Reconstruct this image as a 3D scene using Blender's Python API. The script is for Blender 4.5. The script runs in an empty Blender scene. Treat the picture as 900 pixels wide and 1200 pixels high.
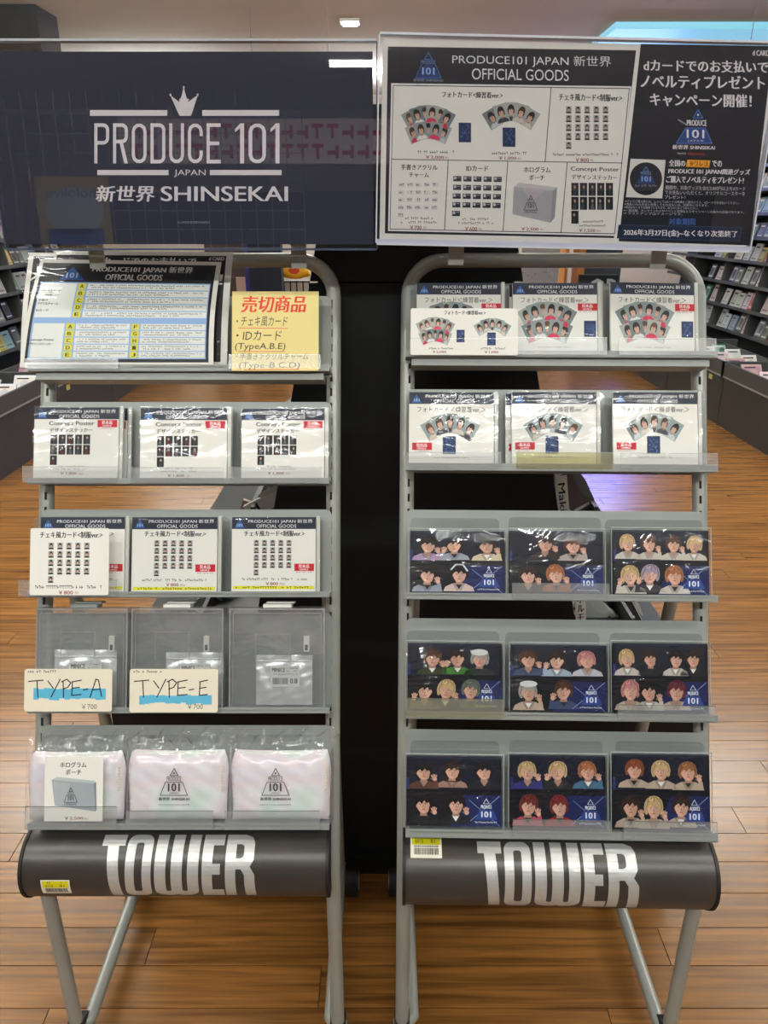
import bpy, bmesh, math, random
from mathutils import Matrix, Vector
rnd = random.Random(7)
S = bpy.context.scene
COL = S.collection
PI = math.pi
# ---------------------------------------------------------------- camera / light / exposure
H = 1.45; TH = math.radians(21.5); FPX = 873.0
cd = bpy.data.cameras.new('camera'); cam = bpy.data.objects.new('camera', cd); COL.objects.link(cam)
cam.location = (0, 0, H); cam.rotation_euler = (PI/2-TH, 0, 0)
cd.sensor_fit = 'VERTICAL'; cd.sensor_height = 36; cd.lens = 36*FPX/1200; cd.clip_start = .02
S.camera = cam
w = bpy.data.worlds.new('world'); S.world = w; w.use_nodes = True
w.node_tree.nodes['Background'].inputs[0].default_value = (.9, .93, 1, 1)
w.node_tree.nodes['Background'].inputs[1].default_value = .25
S.view_settings.view_transform = 'Standard'; S.view_settings.look = 'None'
S.view_settings.gamma = 1; S.view_settings.exposure = 0.5
S.cycles.transparent_max_bounces = 24; S.cycles.max_bounces = 8
S.cycles.sample_clamp_indirect = 4
def area(name, loc, size, power, col=(.93, 1, 1), rot=(0, 0, 0)):
    l = bpy.data.lights.new(name, 'AREA'); l.shape = 'RECTANGLE'; l.size, l.size_y = size
    l.energy = power; l.color = col
    o = bpy.data.objects.new(name, l); COL.objects.link(o); o.location = loc; o.rotation_euler = rot
    return o
CEIL = 2.95
STRIPS = [(-2.3, -1.08, 1.2, 13), (-.8, -1.08, 1.2, 13), (.75, -1.08, 1.2, 13), (2.25, -1.08, 1.2, 13), (-.2, -3.15, .32, 4), (-1.6, .35, 1.2, 7), (1.6, .35, 1.2, 7), (-3.0, 2.6, 1.2, 14), (0, 3.0, 1.2, 10), (3.0, 2.6, 1.2, 14),
          (-2.4, 4.5, 1.2, 18), (0, 4.6, 1.2, 12), (2.4, 4.5, 1.2, 18), (-2.4, 9.2, 1.2, 16), (0, 9.4, 1.2, 14), (2.6, 9.6, 1.2, 16)]  # side strips over the aisles and near bins are added to brighten the CDs
for _x, _y, _l, _p in STRIPS:
    _d = .36 if _y > 2 else .13      # back rows hang lower so the added uplight spreads over the ceiling
    area('lamp_and_fill', (_x, _y, CEIL-_d-.038), (_l, .09), _p)
    area('lamp_and_fill', (_x, _y, CEIL-_d+.005), (_l, .06), _p*(4 if _y > 2 else 1.2), rot=(PI, 0, 0))  # added upward fill that brightens the ceiling, stronger at the back
# ---------------------------------------------------------------- helpers
def lin(c):
    return tuple(((x/255)/12.92 if x/255 <= .04045 else ((x/255+.055)/1.055)**2.4) for x in c)
def ray(px, py):
    a = (px-450)/FPX; b = (600-py)/FPX
    return Vector((a, math.cos(TH)+b*math.sin(TH), -math.sin(TH)+b*math.cos(TH)))
CAMP = Vector((0, 0, H))
def atY(px, py, Y): d = ray(px, py); return CAMP+d*(Y/d.y)
def atX(px, py, X): d = ray(px, py); return CAMP+d*(X/d.x)
def atZ(px, py, Z): d = ray(px, py); return CAMP+d*((Z-H)/d.z)
def onF(F, px, py, w=0):
    """point of plane w=const of frame F seen at a photo pixel, in F's own coordinates"""
    Fi = F.inverted(); o = Fi @ CAMP; d = Fi.to_3x3() @ ray(px, py)
    t = (w-o.z)/d.z
    return o+d*t
MATS = {}
def mat(name, col=(128,128,128), rough=.5, metal=0, coat=0, bump=0, bscale=40, noise=0, nscale=12, spec=.5, emit=0):
    if name in MATS: return MATS[name]
    m = bpy.data.materials.new(name); m.use_nodes = True; nt = m.node_tree; b = nt.nodes['Principled BSDF']
    c = (*lin(col), 1); b.inputs['Base Color'].default_value = c
    b.inputs['Roughness'].default_value = rough; b.inputs['Metallic'].default_value = metal
    b.inputs['Coat Weight'].default_value = coat; b.inputs['Specular IOR Level'].default_value = spec
    if emit:
        b.inputs['Emission Color'].default_value = c; b.inputs['Emission Strength'].default_value = emit
    if noise or bump:
        tc = nt.nodes.new('ShaderNodeTexCoord')
    if noise:
        n = nt.nodes.new('ShaderNodeTexNoise'); n.inputs['Scale'].default_value = nscale; n.inputs['Detail'].default_value = 6
        nt.links.new(tc.outputs['Object'], n.inputs['Vector'])
        mx = nt.nodes.new('ShaderNodeMix'); mx.data_type = 'RGBA'
        mx.inputs['A'].default_value = (*[x*(1-noise) for x in c[:3]], 1); mx.inputs['B'].default_value = (*[min(1, x*(1+noise)) for x in c[:3]], 1)
        nt.links.new(n.outputs['Fac'], mx.inputs['Factor']); nt.links.new(mx.outputs['Result'], b.inputs['Base Color'])
    if bump:
        n2 = nt.nodes.new('ShaderNodeTexNoise'); n2.inputs['Scale'].default_value = bscale; n2.inputs['Detail'].default_value = 4
        nt.links.new(tc.outputs['Object'], n2.inputs['Vector'])
        bp = nt.nodes.new('ShaderNodeBump'); bp.inputs['Strength'].default_value = bump; bp.inputs['Distance'].default_value = .004
        nt.links.new(n2.outputs['Fac'], bp.inputs['Height']); nt.links.new(bp.outputs['Normal'], b.inputs['Normal'])
    MATS[name] = m; return m
def film(name, tint=(1, 1, 1), refl=.06, rough=.04, bump=0, bscale=25, stretch=(1, 1, 1), grazing=.5, haze=0):
    """clear plastic: lets light through, reflects a little head-on and more at a slant"""
    if name in MATS: return MATS[name]
    m = bpy.data.materials.new(name); m.use_nodes = True; nt = m.node_tree; nt.nodes.clear()
    out = nt.nodes.new('ShaderNodeOutputMaterial'); mx = nt.nodes.new('ShaderNodeMixShader')
    t = nt.nodes.new('ShaderNodeBsdfTransparent'); t.inputs[0].default_value = (*tint, 1)
    g = nt.nodes.new('ShaderNodeBsdfGlossy'); g.inputs['Roughness'].default_value = rough
    lw = nt.nodes.new('ShaderNodeLayerWeight'); lw.inputs['Blend'].default_value = .25
    mr = nt.nodes.new('ShaderNodeMapRange'); mr.inputs['To Min'].default_value = refl; mr.inputs['To Max'].default_value = grazing
    nt.links.new(lw.outputs['Fresnel'], mr.inputs['Value']); nt.links.new(mr.outputs[0], mx.inputs[0])
    if haze:
        df = nt.nodes.new('ShaderNodeBsdfDiffuse'); df.inputs[0].default_value = (.8, .81, .82, 1); m2 = nt.nodes.new('ShaderNodeMixShader'); m2.inputs[0].default_value = haze
        nt.links.new(t.outputs[0], m2.inputs[1]); nt.links.new(df.outputs[0], m2.inputs[2]); nt.links.new(m2.outputs[0], mx.inputs[1])
    else: nt.links.new(t.outputs[0], mx.inputs[1])
    nt.links.new(g.outputs[0], mx.inputs[2]); nt.links.new(mx.outputs[0], out.inputs[0])
    if bump:
        tc = nt.nodes.new('ShaderNodeTexCoord'); mp = nt.nodes.new('ShaderNodeMapping'); mp.inputs['Scale'].default_value = stretch
        n = nt.nodes.new('ShaderNodeTexNoise'); n.inputs['Scale'].default_value = bscale; n.inputs['Detail'].default_value = 3
        n.inputs['Distortion'].default_value = .8
        nt.links.new(tc.outputs['Object'], mp.inputs[0]); nt.links.new(mp.outputs[0], n.inputs['Vector'])
        bp = nt.nodes.new('ShaderNodeBump'); bp.inputs['Strength'].default_value = bump; bp.inputs['Distance'].default_value = .01
        nt.links.new(n.outputs['Fac'], bp.inputs['Height'])
        nt.links.new(bp.outputs['Normal'], g.inputs['Normal']); nt.links.new(bp.outputs['Normal'], lw.inputs['Normal'])
    MATS[name] = m; return m
def obj(name, bm, m, parent=None, smooth=False, kind=None, label=None):
    if isinstance(bm, bpy.types.Mesh): me = bm
    else:
        bmesh.ops.recalc_face_normals(bm, faces=bm.faces)
        me = bpy.data.meshes.new(name); bm.to_mesh(me); bm.free()
        if smooth:
            me.shade_smooth() if hasattr(me, 'shade_smooth') else None
            me.set_sharp_from_angle(angle=math.radians(40))
        for mm in (m if isinstance(m, (list, tuple)) else [m]): me.materials.append(mm)
    o = bpy.data.objects.new(name, me); COL.objects.link(o)
    if parent: o.parent = parent
    if kind: o['kind'] = kind
    if label: o['label'] = label
    return o
def tag(o, label, cat, group=None):
    o['label'] = label; o['category'] = cat
    if group: o['group'] = group
    return o
def thing(name, label, cat, M=None, group=None):
    o = bpy.data.objects.new(name, None); COL.objects.link(o); o.empty_display_size = .05
    if M is not None: o.matrix_world = M if isinstance(M, Matrix) else Matrix.Translation(M)
    return tag(o, label, cat, group)
def box(bm, x0, x1, y0, y1, z0, z1, M=None, bev=0):
    vs = [bm.verts.new((x, y, z)) for z in (z0, z1) for y in (y0, y1) for x in (x0, x1)]
    fs = [(0, 2, 3, 1), (4, 5, 7, 6), (0, 1, 5, 4), (2, 6, 7, 3), (0, 4, 6, 2), (1, 3, 7, 5)]
    ff = [bm.faces.new([vs[i] for i in f]) for f in fs]
    if bev:
        es = {e for f in ff for e in f.edges}
        r = bmesh.ops.bevel(bm, geom=list(es), offset=bev, segments=2, affect='EDGES', profile=.5)
        vs = list({v for f in r['faces'] for v in f.verts} | {v for v in vs if v.is_valid})
    if M is not None:
        for v in vs: v.co = M @ v.co
    return bm
def NB(): return bmesh.new()
def tube(bm, pts, r, n=12, cap=True):
    pts = [Vector(p) for p in pts]; rings = []
    up = None
    for i, p in enumerate(pts):
        a = pts[max(i-1, 0)]; b = pts[min(i+1, len(pts)-1)]; d = (b-a).normalized()
        if up is None:
            up = Vector((0, 0, 1)) if abs(d.z) < .8 else Vector((1, 0, 0))
        x = d.cross(up).normalized(); y = x.cross(d).normalized(); up = y
        rr = r[i] if isinstance(r, (list, tuple)) else r
        rings.append([bm.verts.new(p+(x*math.cos(t)+y*math.sin(t))*rr) for t in [2*PI*k/n for k in range(n)]])
    for A, B in zip(rings, rings[1:]):
        for k in range(n): bm.faces.new((A[k], A[(k+1) % n], B[(k+1) % n], B[k]))
    if cap: bm.faces.new(rings[0]); bm.faces.new(rings[-1])
    return bm
def prism(bm, pts, z0, z1):
    a = [bm.verts.new((x, y, z0)) for x, y in pts]; b = [bm.verts.new((x, y, z1)) for x, y in pts]
    bm.faces.new(a); bm.faces.new(b)
    for i in range(len(pts)): j = (i+1) % len(pts); bm.faces.new((a[i], a[j], b[j], b[i]))
    return bm
def rrect(x0, y0, x1, y1, r, n=4, corners=(1, 1, 1, 1)):
    P = []
    for k, (cx, cy, a0) in enumerate(((x1-r, y1-r, 0), (x0+r, y1-r, 90), (x0+r, y0+r, 180), (x1-r, y0+r, 270))):
        if corners[k]:
            P += [(cx+r*math.cos(math.radians(a0+90*i/n)), cy+r*math.sin(math.radians(a0+90*i/n))) for i in range(n+1)]
        else: P.append(((x1, y1), (x0, y1), (x0, y0), (x1, y0))[k])
    return P
# ---------------------------------------------------------------- flat print on paper, board and film
_tc = {}
def glyphs(s, bold=0, res=3):
    k = (s, bold, res)
    if k in _tc: return _tc[k]
    c = bpy.data.curves.new('t', 'FONT'); c.body = s; c.resolution_u = res; c.offset = bold
    o = bpy.data.objects.new('t', c); COL.objects.link(o)
    dg = bpy.context.evaluated_depsgraph_get(); m = o.evaluated_get(dg).to_mesh()
    V = [(v.co.x, v.co.y) for v in m.vertices]; Fc = [tuple(p.vertices) for p in m.polygons]
    bpy.data.objects.remove(o); bpy.data.curves.remove(c)
    x0 = min(v[0] for v in V); x1 = max(v[0] for v in V); y0 = min(v[1] for v in V); y1 = max(v[1] for v in V)
    V = [((x-x0)/(x1-x0), (y-y0)/(y1-y0)) for x, y in V]
    _tc[k] = (V, Fc); return _tc[k]
def print_mat():
    if 'print' in MATS: return MATS['print']
    m = bpy.data.materials.new('printed_ink'); m.use_nodes = True; nt = m.node_tree; b = nt.nodes['Principled BSDF']
    a = nt.nodes.new('ShaderNodeAttribute'); a.attribute_name = 'Col'; nt.links.new(a.outputs['Color'], b.inputs['Base Color'])
    b.inputs['Roughness'].default_value = .45; b.inputs['Specular IOR Level'].default_value = .3
    MATS['print'] = m; return m
class Print:
    STEP = 4e-5
    def __init__(s, rot=0): s.v = []; s.f = []; s.c = []; s.L = 1; s.rot = rot; s.aff = []; s.off = 0
    def _tx(s, x, y):
        for a in reversed(s.aff): x, y = a(x, y)
        return x, y
    def push(s, f): s.aff.append(f)
    def pop(s): s.aff.pop()
    def poly(s, pts, col, L=None):
        z = ((s.L if L is None else L)+(s.off if L is not None else 0))*s.STEP; n = len(s.v)
        s.v += [(*s._tx(x, y), z) for x, y in pts]; s.f.append(tuple(range(n, n+len(pts)))); s.c.append(lin(col))
    def _r(s, pts, cx, cy):
        if not s.rot: return pts
        return [(x, y+(x-cx)*s.rot) for x, y in pts]
    def rect(s, x0, y0, x1, y1, col, L=None):
        s.poly(s._r([(x0, y0), (x1, y0), (x1, y1), (x0, y1)], (x0+x1)/2, 0), col, L)
    def frame(s, x0, y0, x1, y1, t, col, L=None):
        s.rect(x0, y0, x1, y0+t, col, L); s.rect(x0, y1-t, x1, y1, col, L); s.rect(x0, y0+t, x0+t, y1-t, col, L); s.rect(x1-t, y0+t, x1, y1-t, col, L)
    def ell(s, cx, cy, rx, ry, col, L=None, n=12, a=0, t0=0, t1=2*PI):
        ca, sa = math.cos(a), math.sin(a); P = []
        full = abs(t1-t0-2*PI) < 1e-6
        for k in range(n if full else n+1):
            t = t0+(t1-t0)*k/n; x = rx*math.cos(t); y = ry*math.sin(t); P.append((cx+x*ca-y*sa, cy+x*sa+y*ca))
        s.poly(P, col, L)
    def line(s, pts, t, col, L=None):
        for (xa, ya), (xb, yb) in zip(pts, pts[1:]):
            d = math.hypot(xb-xa, yb-ya) or 1; nx = -(yb-ya)/d*t/2; ny = (xb-xa)/d*t/2; ex = (xb-xa)/d*t*.35; ey = (yb-ya)/d*t*.35
            s.poly([(xa+nx-ex, ya+ny-ey), (xb+nx+ex, yb+ny+ey), (xb-nx+ex, yb-ny+ey), (xa-nx-ex, ya-ny-ey)], col, L)
    def text(s, st, x0, y0, x1, y1, col, bold=0, L=None, res=2, shear=0):
        V, Fc = glyphs(st, 0, res); c = lin(col); cx = (x0+x1)/2; e = (y1-y0)*.03 if bold >= .01 else 0
        for k, (ox, oy) in enumerate(((-e, 0), (e, e*.4)) if e else ((0, 0),)):
            z = ((s.L+1) if L is None else L+s.off)*s.STEP+k*1e-5; n = len(s.v)
            for a, b in V:
                x = x0+a*(x1-x0)+b*shear*(y1-y0); y = y1-b*(y1-y0)+((x-cx)*s.rot)
                s.v.append((*s._tx(x+ox, y+oy), z))
            for f in Fc: s.f.append(tuple(i+n for i in f)); s.c.append(c)
    def build(s, name, parent=None, fn=None, m=None, label=None):
        me = bpy.data.meshes.new(name)
        v = s.v if fn is None else [fn(*p) for p in s.v]
        me.from_pydata(v, [], s.f)
        at = me.color_attributes.new('Col', 'FLOAT_COLOR', 'CORNER'); buf = []
        for p, c in zip(me.polygons, s.c): buf += list((*c, 1.0))*p.loop_total
        at.data.foreach_set('color', buf)
        me.materials.append(m or print_mat())
        o = bpy.data.objects.new(name, me); COL.objects.link(o)
        if parent: o.parent = parent
        if label: o['label'] = label
        return o
def scribble(p, x0, y0, x1, y1, col, cw=None, L=None, dens=.8):
    """a line of print too small to read: separate little marks"""
    h = y1-y0; x = x0; cw = cw or h*.8
    while x < x1-cw*.5:
        if rnd.random() < dens:
            k = rnd.random()
            if k < .5: p.rect(x, y0, x+cw*.75, y0+h*.28, col, L); p.rect(x+cw*.3, y0+h*.28, x+cw*.5, y1, col, L)
            else: p.rect(x, y0+h*.1, x+cw*.22, y1, col, L); p.rect(x+cw*.22, y0+h*.45, x+cw*.75, y0+h*.75, col, L)
        x += cw
SK = (214, 172, 150)
def portrait(p, x, y, w, h, hair=(30, 24, 24), top=(40, 40, 46), hand=0, skin=None, L=1, tilt=0, long=False, inner=None, simple=False):
    k_ = rnd.randint(0, 18); sk = skin or (204+k_, 160+k_, 140+k_)
    dk = tuple(int(c*.78) for c in sk)
    ca, sa = math.cos(tilt), math.sin(tilt)
    def A(u, v):
        v2 = v
        if v < .62:
            du, dv = u-.5, v-.62; u = .5+du*ca-dv*sa; v2 = .62+du*sa+dv*ca
        return x+u*w, y+v2*h
    p.push(A)
    p.poly([(.02, 1), (.08, .84), (.3, .72), (.7, .72), (.92, .84), (.98, 1)], top, L)
    if not simple:
        p.poly([(.38, .73), (.62, .73), (.5, .93)], inner or dk, L+1)
        p.poly([(.3, .72), (.38, .73), (.5, .94), (.44, 1)], tuple(min(255, int(c*.72+18)) for c in top), L+2)
        p.poly([(.7, .72), (.62, .73), (.5, .94), (.56, 1)], tuple(min(255, int(c*.72+18)) for c in top), L+2)
    p.poly([(.24, .56), (.21, .4), (.235, .24), (.3, .12), (.41, .04), (.54, .02), (.67, .07), (.76, .19), (.79, .36), (.77, .55), (.71, .61), (.66, .5), (.34, .5), (.3, .6)], hair, L+2)
    if not simple:
        dh = tuple(int(c*.66) for c in hair)
        for (xa, ya, xb, yb) in ((.34, .12, .27, .4), (.45, .06, .36, .22), (.55, .05, .66, .2), (.68, .12, .74, .42), (.5, .06, .52, .2)): p.line([(xa, ya), ((xa+xb)/2+.02, (ya+yb)/2), (xb, yb)], .022, dh, L+6)
    if long: p.poly([(.24, .34), (.76, .34), (.8, .72), (.68, .8), (.32, .8), (.2, .72)], hair, L+2)
    p.poly([(.41, .55), (.59, .55), (.61, .76), (.39, .76)], dk, L+3)
    p.poly([(.5+.195*math.cos(t)*(1 if math.sin(t) < .2 else 1-.16*math.sin(t)), .41+.275*math.sin(t)) for t in [2*PI*k/18 for k in range(18)]], sk, L+4)
    if not simple: p.ell(.5+.09*(1 if hand >= 0 else -1), .44, .1, .22, tuple(int(c*.9) for c in sk), L+4.4, 12)
    if not simple:
        p.ell(.31, .43, .025, .055, dk, L+3, 8); p.ell(.69, .43, .025, .055, dk, L+3, 8)
    p.poly([(.27, .46), (.23, .26), (.34, .08), (.56, .03), (.74, .14), (.78, .34), (.73, .48), (.69, .34), (.62, .37), (.56, .27), (.47, .38), (.41, .29), (.33, .36)], hair, L+5)
    if not simple:
        e = (34, 24, 24)
        for sx in (-1, 1):
            p.ell(.5+sx*.08, .42, .032, .016, (235, 228, 222), L+5, 8); p.ell(.5+sx*.08, .42, .016, .018, e, L+6, 8)
            p.poly([(.5+sx*.045, .372), (.5+sx*.12, .365), (.5+sx*.12, .382), (.5+sx*.045, .386)], tuple(int(c*.6+20) for c in hair), L+6)
        p.poly([(.49, .42), (.51, .42), (.525, .495), (.475, .495)], dk, L+5)
        p.ell(.5, .555, .05, .018, (176, 84, 84), L+5, 8)
        hi = tuple(min(255, int(c*1.15+10)) for c in hair)
        p.poly([(.36, .16), (.5, .1), (.52, .13), (.4, .2)], hi, L+6)
    else: p.poly([(.42, .41), (.58, .41), (.58, .44), (.42, .44)], dk, L+5)
    p.pop()
    if hand:
        p.push(lambda u, v: (x+(.5+(u*hand))*w, y+v*h))
        p.poly([(.3, 1), (.46, 1), (.42, .7), (.3, .7)], top, L+6)
        p.ell(.33, .64, .075, .075, sk, L+7, 10)
        for k, (fx, fy, fa) in enumerate(((.25, .55, -.5), (.29, .52, -.2), (.335, .51, .05), (.38, .535, .3))):
            p.ell(fx, fy, .02, .07-.006*k, sk, L+8, 8, fa)
        p.ell(.25, .64, .05, .02, dk, L+8, 8, .5)
        p.pop()
def condensed(p, word, x0, y0, x1, y1, col, L=2, t=.21):
    """tall narrow lettering with even strokes; one cell per letter"""
    G = []
    def arcq(cx, cy, rx, ry, tx, ty, a0, a1, n=5):
        for i in range(n):
            q = [math.radians(a0+(a1-a0)*k/n) for k in (i, i+1)]
            yield [(cx+rx*math.cos(q[0]), cy-ry*math.sin(q[0])), (cx+rx*math.cos(q[1]), cy-ry*math.sin(q[1])), (cx+(rx-tx)*math.cos(q[1]), cy-(ry-ty)*math.sin(q[1])), (cx+(rx-tx)*math.cos(q[0]), cy-(ry-ty)*math.sin(q[0]))]
    W_ = {'1': .52}; gap = .26; tot = sum(W_.get(c, 1) for c in word)+gap*(len(word)-1); u = (x1-x0)/tot; x = x0; h = y1-y0
    ty = .09
    def bar(a, b_, c, d, X): p.rect(X+a*u, y0+b_*h, X+c*u, y0+d*h, col, L)
    def arcs(X, cx, cy, rx, ry, a0, a1):
        for q in arcq(cx, cy, rx, ry, t, ty, a0, a1): p.poly([(X+a*u, y0+b_*h) for a, b_ in q], col, L)
    for ch in word:
        X = x
        if ch in 'PRDE': bar(0, 0, t, 1, X)
        if ch == 'E': bar(t, 0, .95, ty, X); bar(t, .455, .85, .455+ty, X); bar(t, 1-ty, .95, 1, X)
        if ch in 'PR':
            y_ = .53 if ch == 'P' else .5
            bar(t, 0, .6, ty, X); bar(t, y_-ty, .6, y_, X); arcs(X, .6, .17, .4, .17, 90, 0); arcs(X, .6, y_-.17, .4, .17, 0, -90); bar(1-t, .17, 1, y_-.17, X)
        if ch == 'R': p.poly([(X+.45*u, y0+.5*h), (X+.68*u, y0+.5*h), (X+1.0*u, y0+h), (X+.76*u, y0+h)], col, L)
        if ch == 'D': bar(t, 0, .6, ty, X); bar(t, 1-ty, .6, 1, X); arcs(X, .6, .17, .4, .17, 90, 0); arcs(X, .6, .83, .4, .17, 0, -90); bar(1-t, .17, 1, .83, X)
        if ch in 'O0C':
            arcs(X, .5, .2, .5, .2, 180, 0); arcs(X, .5, .8, .5, .2, 0, -180); bar(0, .2, t, .8, X)
            if ch == 'C': bar(1-t, .2, 1, .32, X); bar(1-t, .68, 1, .8, X)
            else: bar(1-t, .2, 1, .8, X)
        if ch == 'U': bar(0, 0, t, .8, X); bar(1-t, 0, 1, .8, X); arcs(X, .5, .8, .5, .2, 0, -180)
        if ch == '1': bar(.52-t*1.1, 0, .52, 1, X); p.poly([(X, y0+.14*h), (X+(.52-t)*u, y0), (X+(.52-t)*u, y0+.11*h), (X, y0+.22*h)], col, L)
        x += (W_.get(ch, 1)+gap)*u
def logo(p, cx, y0, w, h, col, L=2, fill=None, small=False):
    """the triangle mark: crown tip, PRODUCE, 101, JAPAN and the line underneath"""
    t = w*.022 if not small else w*.04
    X = lambda u: cx+u*w; Y = lambda v: y0+v*h
    if fill: p.poly([(X(-.28), Y(.42)), (X(.28), Y(.42)), (X(.45), Y(.82)), (X(-.45), Y(.82))], fill, L)
    p.line([(X(0), Y(0)), (X(-.13), Y(.22)), (X(.13), Y(.22)), (X(0), Y(0))], t, col, L+1)
    p.ell(X(0), Y(.15), w*.03, h*.03, col, L+1, 6)
    p.text('PRODUCE', X(-.24), Y(.24), X(.24), Y(.38), col, 0, L+1, 2)
    p.line([(X(-.28), Y(.42)), (X(.28), Y(.42)), (X(.45), Y(.82)), (X(-.45), Y(.82)), (X(-.28), Y(.42))], t, col, L+1)
    p.text('101', X(-.19), Y(.45), X(.19), Y(.7), col, .012, L+2, 2)
    if small: scribble(p, X(-.45), Y(.88), X(.45), Y(1), col, w*.08, L+1, 1)
    else:
        p.text('JAPAN', X(-.15), Y(.73), X(.15), Y(.79), col, 0, L+1, 2)
        p.text('新世界 SHINSEKAI', X(-.5), Y(.88), X(.5), Y(.98), col, .02, L+1, 2)
NAVY = (32, 40, 58); INK = (30, 30, 34); RED = (196, 30, 48); DRED = (140, 30, 44); PAPER = (236, 236, 230)
# ================================================================= THE SHOP
plast = mat('grey_powder_coat', (142, 148, 145), .45, .1, bump=.05, bscale=900)
steel = mat('silver_grey_tube', (152, 155, 150), .33, .2, bump=.04, bscale=500)
black = mat('black_laminate', (15, 19, 22), .55, spec=.3, noise=.1)
dark = mat('dark_cabinet', (44, 45, 45), .5, noise=.1)
shelfb = mat('charcoal_shelf', (58, 60, 60), .45)
beige = mat('ceiling_board', (206, 196, 184), .9, noise=.05, nscale=3)
beige2 = mat('beige_wall', (190, 180, 168), .9, noise=.05, nscale=3)
rubber = mat('black_rubber', (16, 16, 17), .6)
silver = mat('brushed_silver_vinyl', (200, 202, 200), .38, .5, bump=.15, bscale=120)
white = mat('white_plastic', (226, 226, 220), .4)
slot = mat('slot_black', (8, 8, 8), .8)
# floor
def wood(name, c1, c2, rough=.26):
    m = bpy.data.materials.new(name); m.use_nodes = True; nt = m.node_tree; b = nt.nodes['Principled BSDF']
    tc = nt.nodes.new('ShaderNodeTexCoord'); mp = nt.nodes.new('ShaderNodeMapping'); mp.inputs['Scale'].default_value = (.9, 22, 1)
    oi = nt.nodes.new('ShaderNodeObjectInfo')
    add = nt.nodes.new('ShaderNodeVectorMath'); add.operation = 'ADD'
    n = nt.nodes.new('ShaderNodeTexNoise'); n.inputs['Scale'].default_value = 3; n.inputs['Detail'].default_value = 8; n.inputs['Distortion'].default_value = .5
    nt.links.new(tc.outputs['Object'], mp.inputs[0]); nt.links.new(mp.outputs[0], add.inputs[0])
    cm = nt.nodes.new('ShaderNodeCombineXYZ'); ml = nt.nodes.new('ShaderNodeMath'); ml.operation = 'MULTIPLY'; ml.inputs[1].default_value = 40
    nt.links.new(oi.outputs['Random'], ml.inputs[0]); nt.links.new(ml.outputs[0], cm.inputs[0]); nt.links.new(ml.outputs[0], cm.inputs[1])
    nt.links.new(cm.outputs[0], add.inputs[1]); nt.links.new(add.outputs[0], n.inputs['Vector'])
    r = nt.nodes.new('ShaderNodeValToRGB'); r.color_ramp.elements[0].color = (*lin(c1), 1); r.color_ramp.elements[1].color = (*lin(c2), 1)
    r.color_ramp.elements[0].position = .3; r.color_ramp.elements[1].position = .7
    nt.links.new(n.outputs['Fac'], r.inputs[0])
    hs = nt.nodes.new('ShaderNodeHueSaturation'); mr = nt.nodes.new('ShaderNodeMapRange'); mr.inputs['To Min'].default_value = .86; mr.inputs['To Max'].default_value = 1.12
    nt.links.new(oi.outputs['Random'], mr.inputs['Value']); nt.links.new(mr.outputs[0], hs.inputs['Value']); nt.links.new(r.outputs[0], hs.inputs['Color'])
    nt.links.new(hs.outputs[0], b.inputs['Base Color']); b.inputs['Roughness'].default_value = rough
    bp = nt.nodes.new('ShaderNodeBump'); bp.inputs['Strength'].default_value = .12; bp.inputs['Distance'].default_value = .002
    nt.links.new(n.outputs['Fac'], bp.inputs['Height']); nt.links.new(bp.outputs['Normal'], b.inputs['Normal'])
    return m
woodm = wood('oak_planks', (90, 57, 23), (148, 101, 48))
seam = mat('floor_seam', (52, 34, 20), .6)
XW, YF, YB = 4.2, 11.0, -5.2
b = NB(); box(b, -XW, XW, YB, YF, -.1, -.004); floor = obj('floor', b, seam, kind='structure')
pw, PITCH = .088, .09
far = NB()
y = YB; row = 0
while y < YF-.01:
    x = -XW-(row*.37 % .9)
    while x < XW:
        x1 = min(x+1.1, XW); x0 = max(x, -XW)
        if x1 > x0+.02:
            near = .55 < y < 3.9 and x1 > -1.9 and x0 < 2.1
            if near:
                bb = NB(); box(bb, x0+.001, x1-.001, y, y+pw, -.004, .0+rnd.uniform(-.0004, 0)); obj('floor_plank', bb, woodm, floor)
            else: box(far, x0+.001, x1-.001, y, y+pw, -.004, 0)
        x += 1.1
    y += PITCH; row += 1
obj('far_planks', far, woodm, floor, kind='stuff')
b = NB(); box(b, -XW, XW, YB, YF, CEIL, CEIL+.1); ceiling = obj('ceiling', b, beige, kind='structure')
for nm, q in (('wall_left', (-XW-.1, -XW, YB, YF)), ('wall_right', (XW, XW+.1, YB, YF)), ('wall_back', (-XW, XW, YF, YF+.1)), ('wall_front', (-XW, XW, YB-.1, YB))):
    b = NB(); box(b, *q, 0, CEIL); obj(nm, b, beige2, kind='structure')
# ceiling fittings
lampm = mat('lamp_diffuser', (255, 250, 240), .5, emit=14)
bluem = mat('blue_led_panel', (132, 198, 220), .5, emit=.55)
def ceiling_light(x, y, lx, ly, label, drop=0):
    t = thing('ceiling_light', label, 'light', (x, y, CEIL), 'ceiling strip lights')
    b = NB(); box(b, -lx/2-.02, lx/2+.02, -ly/2-.02, ly/2+.02, -.02-drop, -drop)
    if drop:
        for q in (-.42*lx, .42*lx): obj('hanger', tube(NB(), [(q, 0, -drop), (q, 0, 0)], .004, 6), steel, t)
    obj('housing', b, white, t)
    b = NB(); box(b, -lx/2, lx/2, -ly/2, ly/2, -.028-drop, -.0205-drop); obj('diffuser', b, lampm, t)
NAMES = ['outer left, behind the viewer', 'inner left, behind the viewer', 'inner right, behind the viewer', 'outer right, behind the viewer', 'short one mirrored in the navy sign', 'above the left rack', 'above the right rack', 'added to brighten the CDs, left aisle before the bins', 'over the black gondola', 'added to brighten the CDs, right aisle before the bins', 'added to brighten the CDs, over the near left bins', 'over the far end of the gondola', 'added to brighten the CDs, over the near right bins', 'left, near the back wall', 'centre, near the back wall', 'right, near the back wall']
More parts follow.
